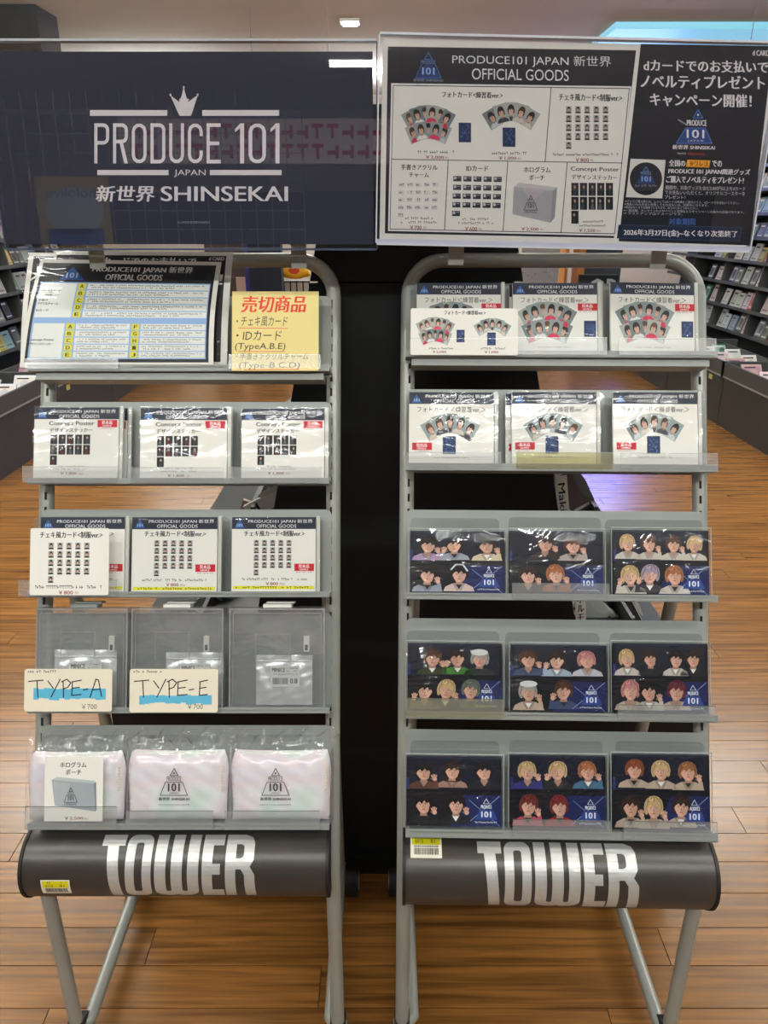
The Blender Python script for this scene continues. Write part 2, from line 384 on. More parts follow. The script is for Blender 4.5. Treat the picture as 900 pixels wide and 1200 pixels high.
for (x, y, l_, _p), nm in zip(STRIPS, NAMES): ceiling_light(x, y, l_, .09, 'slim white hanging strip light, ' + nm, .36 if y > 2 else .13)
p = atZ(410, 24, CEIL)
ceiling_light(p.x, p.y, .12, .12, 'small square downlight on the beige ceiling above the dark sign')
# dark beam at the top left, blue light trough at the top right
a = atZ(-20, 40, CEIL)
b = NB(); box(b, -XW, -2.62, 6.6, 7.0, CEIL-.30, CEIL-.001); o = obj('trim_1', b, dark, kind='structure')
b = NB(); box(b, 1.9, 4.1, 7.15, 8.3, CEIL-.05, CEIL-.001); tag(obj('light_panel', b, bluem), 'glowing blue light panel on the ceiling at the right', 'light panel')
b = NB(); box(b, 0, 1.5, 0, .06, 0, 1.0); o = obj('video_screen', b, mat('blue_screen', (20, 90, 240), .5, emit=8)); o.location = (2.3, 10.93, 1.85)
tag(o, 'large glowing blue screen behind the right sign, mirrored in the floor', 'screen')
# hanging wires
for px in (292, 383):
    q = atZ(px, 8, CEIL); b = NB(); tube(b, [(0, 0, 0), (0, 0, -.9)], .0025, 6)
    o = obj('hanging_wire', b, steel); o.location = q; tag(o, 'thin wire hanging from the ceiling above the %s' % ('crown of the dark sign' if px == 292 else 'right end of the dark sign'), 'wire', 'ceiling wires')
q = atZ(886, 8, CEIL); b = NB(); tube(b, [(0, 0, 0), (0, 0, -.9)], .0025, 6); o = obj('hanging_wire', b, steel); o.location = q
tag(o, 'thin wire hanging in front of the blue light at top right', 'wire', 'ceiling wires')
# ---------------- centre gondola: black end panel, plinth, sloping racks of CDs on both flanks
YP = 1.345
def pp(px, py, Y=YP): v = atY(px, py, Y); return v.x, v.z
tl = pp(352, 400); tr = pp(624, 400); bl = pp(292, 780); br = pp(682, 780)
def edge(a, b, z): t = (z-a[1])/(b[1]-a[1]); return a[0]+(b[0]-a[0])*t
zt, zb = 1.62, atY(450, 800, YP).z-.0
LE = lambda z: edge(tl, bl, z); RE = lambda z: edge(tr, br, z)
g = thing('gondola', 'black end of a shop gondola standing behind both silver racks', 'gondola', (.05, YP, 0))
def gprism(name, y0, y1, z0, z1, dx=0, m=black, par=g, f0=None, f1=None):
    b = NB(); L = f0 or LE; R = f1 or RE
    P = [(L(z0)+dx, z0), (R(z0)-dx, z0), (R(z1)-dx, z1), (L(z1)+dx, z1)]
    vs = [[b.verts.new((x-.05, yy-YP, z)) for x, z in P] for yy in (y0, y1)]
    b.faces.new(vs[0]); b.faces.new(vs[1])
    for i in range(4): j = (i+1) % 4; b.faces.new((vs[0][i], vs[0][j], vs[1][j], vs[1][i]))
    return obj(name, b, m, par)
zs = atY(436, 331, YP).z
gprism('end_panel', YP, YP+.02, zb, zs-.0015)
gprism('upper_end_panel', YP, YP+.02, zs+.0015, zt)
gprism('core', YP+.021, 5.0, zb, zt, .012)
xl = atY(132, 846, YP).x; xr = atY(818, 850, YP).x; zp = atY(450, 800, YP).z
b = NB(); box(b, xl-.05, xr-.05, 0, 2.6, 0, zp); obj('plinth', b, black, g)
b = NB(); box(b, xl-.04, xr-.06, -.012, 0, 0, .05); obj('kick_strip', b, rubber, g)
# tiers of CDs slanting out of each flank, near ends visible beside the panel
covers = [(226, 226, 220), (200, 205, 205), (90, 95, 100), (170, 60, 60), (40, 60, 110), (190, 170, 60), (60, 110, 90), (180, 150, 140), (210, 210, 216), (25, 25, 30), (150, 180, 200), (220, 190, 200)]
def cname(c):
    r, g_, b_ = c
    return {(226, 226, 220): 'white', (200, 205, 205): 'pale grey', (90, 95, 100): 'grey', (170, 60, 60): 'red', (40, 60, 110): 'blue', (190, 170, 60): 'yellow', (60, 110, 90): 'green', (180, 150, 140): 'beige', (210, 210, 216): 'silvery', (25, 25, 30): 'black', (150, 180, 200): 'light blue', (220, 190, 200): 'pink'}[c]
cdm = {c: mat('case_'+cname(c).replace(' ', '_'), c, .25, coat=.3) for c in covers}
cdmesh = {}
clearcase = film('clear_case', (.86, .88, .88), .1, .06)
def cd_case(M, c, label, group, w=.142, h=.125, t=.011, text=None):
    key = (c, round(w, 3), round(h, 3), round(t, 3))
    if key not in cdmesh:
        b = NB(); box(b, -w/2, w/2, -t/2, t/2, 0, h, None); bm1 = b
        me = bpy.data.meshes.new('case'); b.to_mesh(me); b.free(); me.materials.append(cdm[c])
        p = Print(); q_ = rnd.randint(10, 90); c2 = tuple(min(255, int(x*.55+q_+rnd.randint(0, 26))) for x in c)
        p.rect(-w*.42, h*.1, w*.42, h*.9, c2, 1)
        ink = (30, 30, 34) if sum(c) > 360 else (220, 220, 220)
        p.ell(rnd.uniform(-.02, .02), h*.5, w*.2, h*.22, tuple(min(255, int(x*.7+30)) for x in c), 2)
        p.rect(-w*.36, h*.76, w*.2, h*.84, ink, 2); p.rect(-w*.36, h*.18, w*.3, h*.22, ink, 2)
        po = p.build('cover_print', None, lambda x, y, z: (x, -t/2-z-.0002, y)); pm = po.data; bpy.data.objects.remove(po)
        cdmesh[key] = (me, pm)
    me, pm = cdmesh[key]
    r = bpy.data.objects.new('cd_case', me); COL.objects.link(r); r.matrix_world = M; tag(r, label, 'CD case', group)
    k = bpy.data.objects.new('cover_print', pm); COL.objects.link(k); k.parent = r
    return r
def divider(M, txt, label, w=.024, h=.16, vertical=True):
    b = NB(); box(b, -w/2, w/2, -.0015, .0015, 0, h, bev=.001)
    o = obj('name_divider', b, white); o.matrix_world = M; tag(o, label, 'divider')
    p = Print()
    if vertical:
        n = len(txt)
        for i, ch in enumerate(txt): p.text(ch, -w*.3, .012+i*.022, w*.3, .012+i*.022+.017, INK, .01)
        fn = lambda x, y, z: (x, -.0016-z, h-y)
    else:
        p.text(txt, .015, -w*.28, h*.75, w*.28, INK, .02); fn = lambda x, y, z: (-y, -.0016-z, h-x)
    p.build('lettering', o, fn); return o
def at_px(px, py, Y): v = atY(px, py, Y); return v
def roty(M, a): return M @ Matrix.Rotation(a, 4, 'Y')
def tray(side, Y, px, py, w):
    q = atY(px, py, Y); b = NB(); box(b, 0 if side > 0 else -w, w if side > 0 else 0, 0, 1.6, -.02, 0); box(b, (w-.008) if side > 0 else -w, w if side > 0 else -w+.008, 0, 1.6, 0, .04)
    o = obj('side_tray', b, shelfb, g); o.location = Vector((q.x-.05, q.y-YP, q.z)); return q
# spine-out cases poking out beside the panel: (pixel of foot, lean, colour)
L1 = ['white lettered CD case leaning under the second left shelf', 'broad grey CD case behind the white one, under second left shelf', 'pale grey CD case nearest the panel under the second left shelf', 'short beige case end under the second left shelf', 'upper white CD case peeking out under the top left shelf', 'thin grey CD case under the top left shelf', 'lower white CD case touching the black panel, top left gap', 'broad grey CD case leaning under the third left shelf', 'beige CD case leaning under the third left shelf', 'silvery CD case nearly upright under the third left shelf', 'white CD case upright beside the panel, third left gap']
L2 = ['grey CD case beside the Maki divider', 'thin black CD case sloping right of the Maki divider', 'white CD case beside the katakana divider', 'silvery CD case lying low under the third right shelf', 'black CD case left of the rear strut, third right gap', 'white CD spine on top of the black case, third right gap']
for i, (px, py, ln, c, w_, h_) in enumerate(((290, 600, 62, covers[0], .03, .13), (312, 612, 48, covers[2], .1, .12), (326, 604, 55, covers[1], .03, .12), (300, 622, 20, covers[7], .09, .06),
                                      (338, 478, 52, covers[0], .025, .11), (342, 488, 40, covers[2], .03, .11), (350, 500, 30, covers[0], .03, .10),
                                      (236, 730, 50, covers[2], .10, .1), (262, 724, 38, covers[7], .09, .08), (272, 730, 12, covers[8], .035, .1), (296, 728, 8, covers[0], .03, .1))):
    Yc = YP+.055+.018*i
    M = Matrix.Translation(atY(px, py, Yc)) @ Matrix.Rotation(math.radians(ln), 4, 'Y')
    nm = ['below second shelf', 'below top shelf', 'below third shelf'][0 if i < 4 else 1 if i < 7 else 2]
    cd_case(M, c, L1[i], 'CDs in the left flank of the gondola', w_, h_)
for i, (px, py, ln, c, w_, h_) in enumerate(((690, 606, -32, covers[2], .05, .15), (702, 612, -34, covers[9], .03, .17), (716, 734, -50, covers[0], .06, .12), (700, 742, -60, covers[8], .09, .11), (742, 736, -31, covers[9], .05, .15), (752, 738, -29, covers[0], .02, .13))):
    M = Matrix.Translation(atY(px, py, YP+.07+.02*i)) @ Matrix.Rotation(math.radians(ln), 4, 'Y')
    cd_case(M, c, L2[i], 'CDs in the right flank of the gondola', w_, h_)
divider(Matrix.Translation(atY(661, 612, YP+.05)) @ Matrix.Rotation(math.radians(-9), 4, 'Y'), 'Maki', 'white name divider lettered Maki beside the black panel', .024, .1, False)
divider(Matrix.Translation(atY(681, 740, YP+.05)) @ Matrix.Rotation(math.radians(-7), 4, 'Y'), 'ホルモ', 'white name divider with three katakana under the third right shelf', .022, .1)
tray(-1, YP+.03, 336, 616, .07); tray(-1, YP+.03, 300, 742, .12); tray(-1, YP+.03, 352, 505, .03)
tray(1, YP+.03, 646, 616, .09); tray(1, YP+.03, 664, 744, .14)
# ---------------- low bins and wall racks along both sides
ORD = ['nearest', 'second', 'third', 'fourth', 'fifth', 'sixth', 'seventh', 'eighth', 'ninth', 'tenth', 'eleventh', 'twelfth', 'thirteenth', 'fourteenth', 'fifteenth', 'sixteenth', 'seventeenth', 'eighteenth', 'nineteenth', 'twentieth', 'twenty-first', 'twenty-second', 'twenty-third', 'twenty-fourth']
def side_fixture(sgn, XF, ya, yb, side):
    # base cabinets
    bw = 1.1; y = ya; k = 0
    while y < yb-.2:
        t = thing('browser_bin', 'low charcoal browser bin, %s aisle, %s from the near end' % (side, ORD[k]), 'browser bin', (sgn*XF, y, 0), 'browser bins on the %s' % side)
        b = NB(); box(b, 0 if sgn > 0 else -.58, .58 if sgn > 0 else 0, .004, bw-.004, 0, .36); obj('cabinet', b, dark, t)
        b = NB()
        for q in ((0, .58, 0, .02), (0, .58, bw-.02, bw), (0, .02, 0, bw)):
            x0, x1 = (q[0], q[1]) if sgn > 0 else (-q[1], -q[0]); box(b, x0-sgn*.02, x1-sgn*.02, q[2], q[3], .36, .47)
        box(b, *((.36, .375) if sgn > 0 else (-.375, -.36)), .02, bw-.02, .36, .47); obj('tray', b, shelfb, t)
        b = NB(); box(b, *((-.021, .0) if sgn > 0 else (0, .021)), .02, bw-.02, .36, .372); obj('lip', b, steel, t)
        b = NB(); box(b, *((-.003, .0) if sgn > 0 else (0, .003)), .2, .26, .30, .335); obj('price_tab', b, mat('price_yellow', (206, 196, 110), .5), t)
        # cases leaning in the bin
        for j in range(7):
            yy = .1+j*.14; xx = sgn*(.05+.17*(j % 2)+.09)
            c = rnd.choice(covers) if not (k == 0 and j < 2 and sgn < 0) else covers[5]
            M = Matrix.Translation(t.location) @ Matrix.Translation((xx, yy, .365)) @ Matrix.Rotation(math.radians(-90*sgn if False else 0), 4, 'Z') @ Matrix.Rotation(math.radians(-38), 4, 'X')
            cd_case(M, c, '%s CD case leaning in the %s %s bin, %s along' % (cname(c), ORD[k], side, ORD[j]), 'CDs in the %s bins' % side)
        y += bw; k += 1
    nb = k
    # sloping wall rack above
    z0, z1, lean = .5, 2.1, math.radians(8); X0 = XF+.62; ln = nb*bw
    R = Matrix.Translation((sgn*X0, ya, z0)) @ Matrix.Rotation(sgn*lean, 4, 'Y')
    t = thing('wall_rack', 'tall dark sloping CD rack along the %s wall' % side, 'rack', R)
    b = NB(); box(b, *((.16, .18) if sgn > 0 else (-.18, -.16)), 0, ln, -.5, z1-z0); obj('back_board', b, black, t)
    pitch = .2; rows = 8
    for r in range(rows):
        b = NB(); box(b, *((0, .16) if sgn > 0 else (-.16, 0)), 0, ln, r*pitch-.012, r*pitch); box(b, *((-.006, 0) if sgn > 0 else (0, .006)), 0, ln, r*pitch-.016, r*pitch+.012); obj('shelf_board', b, shelfb, t)
    for j in range(int(ln/.75)+1):
        b = NB(); box(b, *((.01, .16) if sgn > 0 else (-.16, -.01)), j*.75, j*.75+.012, -.01, z1-z0); obj('upright_divider', b, shelfb, t)
    for r in range(7):
        n = 0; yy = .09
        while yy < ln-.1 and n < 23:
            if (yy % .75) < .08 or (yy % .75) > .68: yy += .03; continue
            c = rnd.choice(covers+[covers[0], covers[1], covers[8], covers[2]]*2)
            M = R @ Matrix.Translation((sgn*(.05+rnd.uniform(0, .04)), yy, r*pitch+.001)) @ Matrix.Rotation(-sgn*PI/2+rnd.uniform(-.12, .12), 4, 'Z') @ Matrix.Rotation(math.radians(-9), 4, 'X')
            if sgn > 0: M = R @ Matrix.Translation((.05+rnd.uniform(0, .03), yy, r*pitch+.001)) @ Matrix.Rotation(-PI/2, 4, 'Z') @ Matrix.Rotation(math.radians(-9), 4, 'X')
            else: M = R @ Matrix.Translation((-.05-rnd.uniform(0, .03), yy, r*pitch+.001)) @ Matrix.Rotation(PI/2, 4, 'Z') @ Matrix.Rotation(math.radians(-9), 4, 'X')
            q = M.translation-CAMP; dpt = q.y*math.cos(TH)-q.z*math.sin(TH); sx = 450+FPX*q.x/dpt
            if (sgn > 0 and 650 < sx < 915) or (sgn < 0 and -15 < sx < 330):
                ww = rnd.choice((.12, .128, .11))
                cd_case(M, c, '%s CD case, %s wall rack, %s shelf up, %s from near end' % (cname(c), side, ['first', 'second', 'third', 'fourth', 'fifth', 'sixth', 'seventh'][r], ORD[n]), 'CDs on the %s wall rack' % side, ww, rnd.choice((.135, .15, .165)))
            n += 1; yy += .135
side_fixture(-1, 2.28, 4.0, 8.0, 'left'); side_fixture(1, 2.52, 4.4, 8.6, 'right')
# ---------------- bits seen through the tops of the racks
Yb = 5.6
def far_panel(px0, py0, px1, py1, Y, d, name, label, cat, m):
    a = atY(px0, py1, Y); c = atY(px1, py0, Y); a.z = 0; b = NB(); box(b, 0, c.x-a.x, 0, d, 0, c.z-a.z, bev=.004)
    o = obj(name, b, m); o.location = a; tag(o, label, cat); return o, c.x-a.x, c.z-a.z
o, ww, hh = far_panel(250, 250, 300, 420, 9.3, .3, 'display_stand', 'dark brown display stand with a pink book, behind the tilted list board', 'stand', mat('brown_board', (60, 40, 34), .5))
o, ww, hh = far_panel(278, 325, 297, 350, 9.2, .02, 'picture_book', 'pink and cream book standing left of the blue strip', 'book', mat('pink_cover', (205, 170, 160), .5)); o
o, ww, hh = far_panel(289, 250, 297, 352, 9.1, .05, 'blue_banner', 'narrow royal blue banner left of the dark cloth', 'banner', mat('royal_blue', (38, 40, 130), .5))
o, ww, hh = far_panel(298, 240, 326, 420, 8.7, .2, 'draped_cloth', 'dark navy cloth hanging between the blue strip and the wire basket', 'cloth', mat('navy_cloth', (24, 30, 46), .9, bump=.4, bscale=20))
o, ww, hh = far_panel(322, 330, 372, 420, 9.4, .2, 'white_counter', 'white counter with magazines behind the wire basket', 'counter', mat('white_counter', (206, 200, 194), .5))
# wire basket with yellow bag
a = atY(326, 344, 9.0); c = atY(362, 318, 9.0); c.z -= a.z; a.z = 0; c.z += 0
t = thing('wire_basket', 'wire basket stand below the yellow bag, seen through the left rack', 'basket', a)
for i in range(6):
    x = (c.x-a.x)*i/5; b = NB(); tube(b, [(x, 0, 0), (x, 0, .78)], .009, 6); obj('wire', b, rubber, t)
for z in (.3, .55, .77):
    b = NB(); tube(b, [(0, 0, z), (c.x-a.x, 0, z)], .01, 6); obj('rail', b, rubber, t)
def lumpy(name, w, d, h, m, n=2, amp=.1, parent=None):
    b = NB(); bmesh.ops.create_uvsphere(b, u_segments=20, v_segments=12, radius=1)
    for v in b.verts:
        k = 1+amp*math.sin(v.co.x*5+1)*math.cos(v.co.y*4+v.co.z*6)
        p_ = [math.copysign(abs(q)**.7, q) for q in v.co]; v.co = Vector((p_[0]*w/2*k, p_[1]*d/2*k, p_[2]*h/2*k+h/2))
    return obj(name, b, m, parent, smooth=True)
o = lumpy('yellow_bag', .40, .2, .17, mat('yellow_bag', (232, 176, 20), .5)); o.location = atY(344, 326, 8.98); tag(o, 'bright yellow bag with red lettering hanging above the wire basket', 'bag')
p = Print(); p.text('●', -.03, -.02, .03, .02, (200, 60, 30)); p.build('mark', o, lambda x, y, z: (x*2+.02, -.102-z, .09-y*2))
# right rack top gap
o, ww, hh = far_panel(606, 240, 661, 380, 8.6, .02, 'patterned_poster', 'grey and pink patterned poster seen through the top of the right rack', 'poster', mat('poster_grey', (150, 146, 150), .5))
p = Print()
for i in range(150):
    x, y = rnd.uniform(0.01, ww-.01), rnd.uniform(0.01, hh-.01); p.ell(x, y, .012, .004, rnd.choice([(190, 120, 130), (110, 116, 120), (196, 190, 190), (90, 90, 96)]), 1+i % 4, 8, rnd.uniform(0, 3))
p.build('pattern', o, lambda x, y, z: (x, -.001-z, y))
for i, (x0, x1) in enumerate(((660, 668), (679, 684))):
    far_panel(x0, 240, x1, 380, 9.2, .3, 'wooden_post', 'orange wooden shelf side, %s of the pair right of the patterned poster' % ['wider', 'narrower'][i], 'post', mat('orange_wood', (196, 128, 58), .5, noise=.15))
o, ww, hh = far_panel(680, 250, 735, 322, 9.3, .05, 'grey_cabinet', 'slate grey cabinet end above the black lettered sign', 'cabinet', mat('slate', (52, 60, 66), .5))
o, ww, hh = far_panel(676, 322, 725, 350, 8.7, .03, 'aisle_sign', 'black rounded sign with big white letters behind the right rack', 'sign', black)
p = Print(); p.text('OP', ww*.3, .04, ww*.95, .26, (190, 196, 200), .04); p.build('lettering', o, lambda x, y, z: (x, -.001-z, hh-y))
# ---------------- what stands behind the viewer (mirrored in the acrylic signs)
b = NB(); box(b, -2.6, 2.6, 0, .5, 0, .5); box(b, -2.6, 2.6, .45, .5, .5, 2.1); o = obj('rear_counter', b, dark); o.location = (0, -4.4, 0); tag(o, 'dark counter with a tall back board behind the viewer', 'counter')
def rear(name, x0, x1, z0, z1, col, label, Y=-3.6):
    b = NB(); box(b, 0, x1-x0, 0, .01, 0, z1-z0); o = obj(name, b, mat('rear_'+name, col, .6)); o.location = (x0, Y, z0); tag(o, label, 'poster'); return o
for i in range(2):
    t = thing('wire_grid', 'white wire grid screen behind the viewer, %s' % ['left half', 'right half'][i], 'wire grid', (-3.0+i*1.3, -2.6, 0))
    b = NB()
    for k in range(13): tube(b, [(k*.1, 0, 0), (k*.1, 0, 2.5)], .003, 5)
    for k in range(19): tube(b, [(0, 0, .4+k*.11), (1.2, 0, .4+k*.11)], .003, 5)
    obj('wires', b, steel, t, kind='stuff')
p = Print()
o = rear('handwritten_banner', -1.75, .05, 2.16, 2.43, (232, 224, 224), 'white banner with pink handwriting behind the viewer', -3.0)
scribble(p, .05, .03, 1.75, .12, (210, 40, 110), .1, None, 1); scribble(p, .05, .15, 1.75, .24, (210, 40, 110), .1, None, 1)
p.build('writing', o, lambda x, y, z: (1.8-x, .011+z, .27-y))
o = rear('yellow_poster', -2.15, -1.7, 1.6, 2.02, (150, 130, 50), 'yellow and pale blue poster on the wire grid behind the viewer', -2.55)
p = Print(); p.ell(.22, .2, .18, .14, (150, 160, 168), 1, 20); p.text('hololive', .08, .06, .38, .12, (50, 90, 150), .02, 3); p.rect(.05, .3, .4, .4, (60, 80, 140), 1); p.build('artwork', o, lambda x, y, z: (.45-x, .011+z, .42-y))
o = rear('price_card', .9, 1.45, 1.4, 1.55, (226, 226, 220), 'white price card on the rear counter', -3.9)
# ================================================================= RACK FRAMES
def rack_frame(yaw=0, roll=0, pivot=(450, 600)):
    tilt = TH+math.radians(2.0)
    o = CAMP+ray(pivot[0], pivot[1])*1.2
    M = Matrix.Translation(o) @ Matrix.Rotation(yaw, 4, 'Z') @ Matrix.Rotation(PI/2-tilt, 4, 'X') @ Matrix.Rotation(roll, 4, 'Z')
    return M
FL = rack_frame(0, 0, (215, 600)); FR = rack_frame(math.radians(-1.2), 0, (650, 600))
DEP = .046
racks = {
 'left': dict(F=FL, rows=[(347, 427, 435), (471, 560, 567), (597, 693, 700), (718, 829, 836), (850, 965, 973)], plate=(48.5, 388.5), up=(57, 391), upy=460, arch=(296, 348), drum=(978, 1064), drumx=(33, 385)),
 'right': dict(F=FR, rows=[(332, 410, 418), (456, 542, 551), (597, 694, 702), (724, 833, 842), (854, 971, 981)], plate=(475.5, 827), up=(477.5, 819), upy=460, arch=(296, 348), drum=(983, 1074), drumx=(474, 834)),
}
for side, R in racks.items():
    F = R['F']; Ftr = F.to_3x3()
    foot = F @ onF(F, (R['up'][0]+R['up'][1])/2, 1010, -.05); foot.z = 0
    root = thing('display_rack', 'silver grey leaning display rack on the %s with five shelves and a dark lettered drum' % side, 'display rack', foot)
    base = Matrix.Translation(-foot)
    def toroot(bm, M=F): bm.transform(base @ M); return bm
    wU = -DEP-.013
    uL = onF(F, R['up'][0], R['upy'], wU).x; uR = onF(F, R['up'][1], R['upy'], wU).x
    vT = onF(F, 450, R['arch'][0]+9, wU).y; vB = onF(F, 450, 1012, wU).y; rad = .062
    path = []
    for u, sg in ((uL, 0), (uR, 1)):
        kink = F @ Vector((u, vB, wU)); k2 = kink.copy(); k2.z = .03
        kk = [k2, kink-Vector((0, 0, .05)), kink-Vector((0, 0, .015)), F @ Vector((u, vB+.03, wU)), F @ Vector((u, vB+.1, wU))]
        pts = [F @ Vector((u, vT-rad-.3, wU)), F @ Vector((u, vT-rad, wU))]
        c = (uL+rad if sg == 0 else uR-rad)
        arc = [F @ Vector((c+(-1 if sg == 0 else 1)*rad*math.cos(t), vT-rad+rad*math.sin(t), wU)) for t in [PI/2*k/8 for k in range(1, 9)]]
        seq = kk+pts+arc
        path = seq if sg == 0 else path+seq[::-1]
    b = NB(); tube(b, [q-foot for q in path], .0122, 16); obj('frame_tube', b, steel, root, smooth=True)
    for u, sg in ((uL, 1), (uR, -1)):      # slotted face of each upright
        b = NB(); v = vB+.03; n = 0
        while v < vT-rad-.02:
            box(b, u+sg*.0015, u+sg*.005, v, v+.013, wU+.0105, wU+.0128); v += .025
        toroot(b); obj('slot_row', b, slot, root)
        # rear strut, base rail, caster
        sv = onF(F, 450, 628, wU-.02).y; top = F @ Vector((u+sg*(-.0)-(.015*(-sg)), sv, wU-.022)); top.x += 0
        ex = top.x; end = Vector((ex, 1.285, .085))
        b = NB(); tube(b, [top-foot, end-foot], .0115, 12); obj('rear_strut', b, steel, root, smooth=True)
        b = NB(); tube(b, [top-foot+Vector((0, -.002, -.004)), top-foot+Vector((0, .0, .014))], .0135, 12); obj('strut_cap', b, rubber, root, smooth=True)
        k2 = F @ Vector((u, vB, wU))
        b = NB(); tube(b, [Vector((ex, 1.30, .07))-foot, Vector((ex, 1.25, .055))-foot, Vector((ex-(.0), k2.y+.02, .045))-foot, Vector((k2.x, k2.y, .04))-foot], .0125, 12); obj('base_rail', b, steel, root, smooth=True)
        for yy in (1.285, k2.y-.0):
            cp = obj('caster', (lambda b: (tube(b, [(-.014, 0, .035), (.014, 0, .035)], .035, 24), b)[1])(NB()), rubber, root, smooth=True)
            cp.location = Vector((ex-sg*.028 if yy > 1.2 else k2.x, yy, 0))-foot
            b = NB(); tube(b, [(-.0155, 0, .035), (.0155, 0, .035)], .02, 20); obj('hub_cap', b, steel, cp, smooth=True)
    # shelves
    R['ledge'] = []
    for k, (yt, y0, y1) in enumerate(R['rows']):
        vp = onF(F, 450, yt, -DEP).y; v0 = onF(F, 450, y0, 0).y; v1 = onF(F, 450, y1, 0).y
        ul = onF(F, R['plate'][0], yt+40, -DEP).x; ur = onF(F, R['plate'][1], yt+40, -DEP).x
        ledge = v0-.004; R['ledge'].append(ledge)
        P = rrect(ul, v1, ur, vp, .01, 4, (1, 1, 0, 0))
        b = NB(); prism(b, P, -DEP-.0012, -DEP)
        box(b, ul, ur, ledge-.0012, ledge, -DEP, 0); box(b, ul, ur, v1, v0, -.0012, 0)
        box(b, ul, ur, v1, v1+.0012, -.012, 0)
        toroot(b); sh = obj('shelf', b, plast, root)
        if k == 0:  # the top shelf's sloping underside brace
            b = NB(); box(b, ul+.01, ur-.01, v1-.012, v1-.001, -DEP, -.008); toroot(b); obj('shelf_brace', b, plast, root)
    # drum
    dv0 = onF(F, 450, R['drum'][0], .0).y; dv1 = onF(F, 450, R['drum'][1], .0).y; r_ = (dv0-dv1)/2*.98; vc = (dv0+dv1)/2
    ul = onF(F, R['drumx'][0], 1020, -.02).x; ur = onF(F, R['drumx'][1], 1020, -.02).x
    wc = .008-r_
    b = NB(); tube(b, [(ul, vc, wc), (ur, vc, wc)], r_, 64)
    toroot(b); drum = obj('drum', b, mat('drum_charcoal', (66, 63, 60), .34, .35, bump=.06, bscale=30, noise=.18, nscale=9), root, smooth=True)
    for ue in (ul, ur): obj('end_ring', toroot(tube(NB(), [(ue-.003, vc, wc), (ue+.002, vc, wc)], r_+.002, 48)), rubber, drum, smooth=True)
    # bent silver letters
    def onDrum(s_, h_, dz):     # h_: height along arc centred on front
        a = h_/r_; rr = r_+.0006+dz
        return (ul+s_, vc+rr*math.sin(a), wc+rr*math.cos(a))
    dU = lambda px: onF(F, px, 1015, .0).x-ul
    x0 = {'left': 118, 'right': 560}[side]; x1 = {'left': 299, 'right': 747}[side]
    sc = (dU(x1)-dU(x0))/180.0
    yc0, yc1 = {'left': (983, 1050), 'right': (989, 1060)}[side]
    va = onF(F, 450, yc0, -.005).y; vb = onF(F, 450, yc1, -.005).y
    ha = math.asin(min(.98, (va-vc)/r_))*r_; hb = math.asin(max(-.98, (vb-vc)/r_))*r_
    def rr_(x0, y0, x1, y1): return [(x0, y0), (x1, y0), (x1, y1), (x0, y1)]
    def ring(x0, x1, y0, y1, t, rc, q0=0, q1=4):
        """thick rounded frame as quads"""
        out = []; O = rrect(x0, y0, x1, y1, rc, 5); I = rrect(x0+t, y0+t*.8, x1-t, y1-t*.8, max(rc-t*.6, .5), 5); n = len(O)
        for i in range(n): j = (i+1) % n; out.append([O[i], O[j], I[j], I[i]])
        return out
    LET = []   # coordinates: x 0..180, y 0 (bottom)..66 (top)
    LET.append([rr_(0, 54.5, 27, 66), [(13, 0), (25.5, 0), (20, 54.5), (7, 54.5)]])
    LET.append(ring(30, 60, 0, 66, 10.5, 9))
    Wl = [rr_(64, 10, 77, 66), rr_(83, 10, 96, 66), rr_(102, 10, 115, 66)]
    for cx in (80, 99):
        O = [(cx+16*math.cos(t), 10+10*math.sin(t)) for t in [PI+PI*k/8 for k in range(9)]]; I = [(cx+3*math.cos(t), 10+1.5*math.sin(t)) for t in [PI+PI*k/8 for k in range(9)]]
        for i in range(8): Wl.append([O[i], O[i+1], I[i+1], I[i]])
    LET.append(Wl)
    LET.append([rr_(119, 0, 131, 66), rr_(131, 55, 143, 66), rr_(131, 28, 140, 38), rr_(131, 0, 144, 11)])
    Rl = [rr_(146, 0, 158, 66)]
    O = [(158, 66), (168, 66), (176, 63), (179, 57), (179, 42), (175, 36), (168, 33), (158, 33)]; I = [(158, 56), (163, 56), (166, 55), (167, 53), (167, 46), (166, 44), (163, 43), (158, 43)]
    for i in range(7): Rl.append([O[i], O[i+1], I[i+1], I[i]])
    Rl.append([(164, 33), (174, 36), (180, 28), (181, 0), (169, 0), (168, 28)]); LET.append(Rl)
    for q in LET:
        b = NB()
        for P in q:
            b.faces.new([b.verts.new((x, y, 0)) for x, y in P])
        for yy in [4*i for i in range(1, 17)]:
            bmesh.ops.bisect_plane(b, geom=b.verts[:]+b.edges[:]+b.faces[:], plane_co=(0, yy, 0), plane_no=(0, 1, 0))
        for v in b.verts:
            v.co = Vector(onDrum(dU(x0)+v.co.x*sc, hb+(ha-hb)*v.co.y/66, 0))
        toroot(b); me = bpy.data.meshes.new('letter'); b.normal_update(); b.to_mesh(me); b.free(); me.materials.append(silver)
        lo = bpy.data.objects.new('letter', me); COL.objects.link(lo); lo.parent = drum
    # shop label on the drum
    lx, ly0, ly1, lx1 = {'left': (50, 1025, 1044, 84), 'right': (481, 983, 1002, 518)}[side]
    s0 = dU(lx); s1 = dU(lx1); vv0 = onF(F, 450, ly0, -.01).y; vv1 = onF(F, 450, ly1, -.01).y
    h0 = math.asin(max(-.99, min(.985, (vv0-vc)/r_)))*r_; h1 = math.asin(max(-.99, min(.99, (vv1-vc)/r_)))*r_
    p = Print(); N = 8
    for i in range(N):
        y0_, y1_ = i/N, (i+1)/N; p.rect(0, y0_, 1, y1_, (226, 224, 206), 1); 
    for i in range(4): p.rect(.05, .08+i*.11, .95, .08+(i+1)*.11, (214, 206, 30), 2)
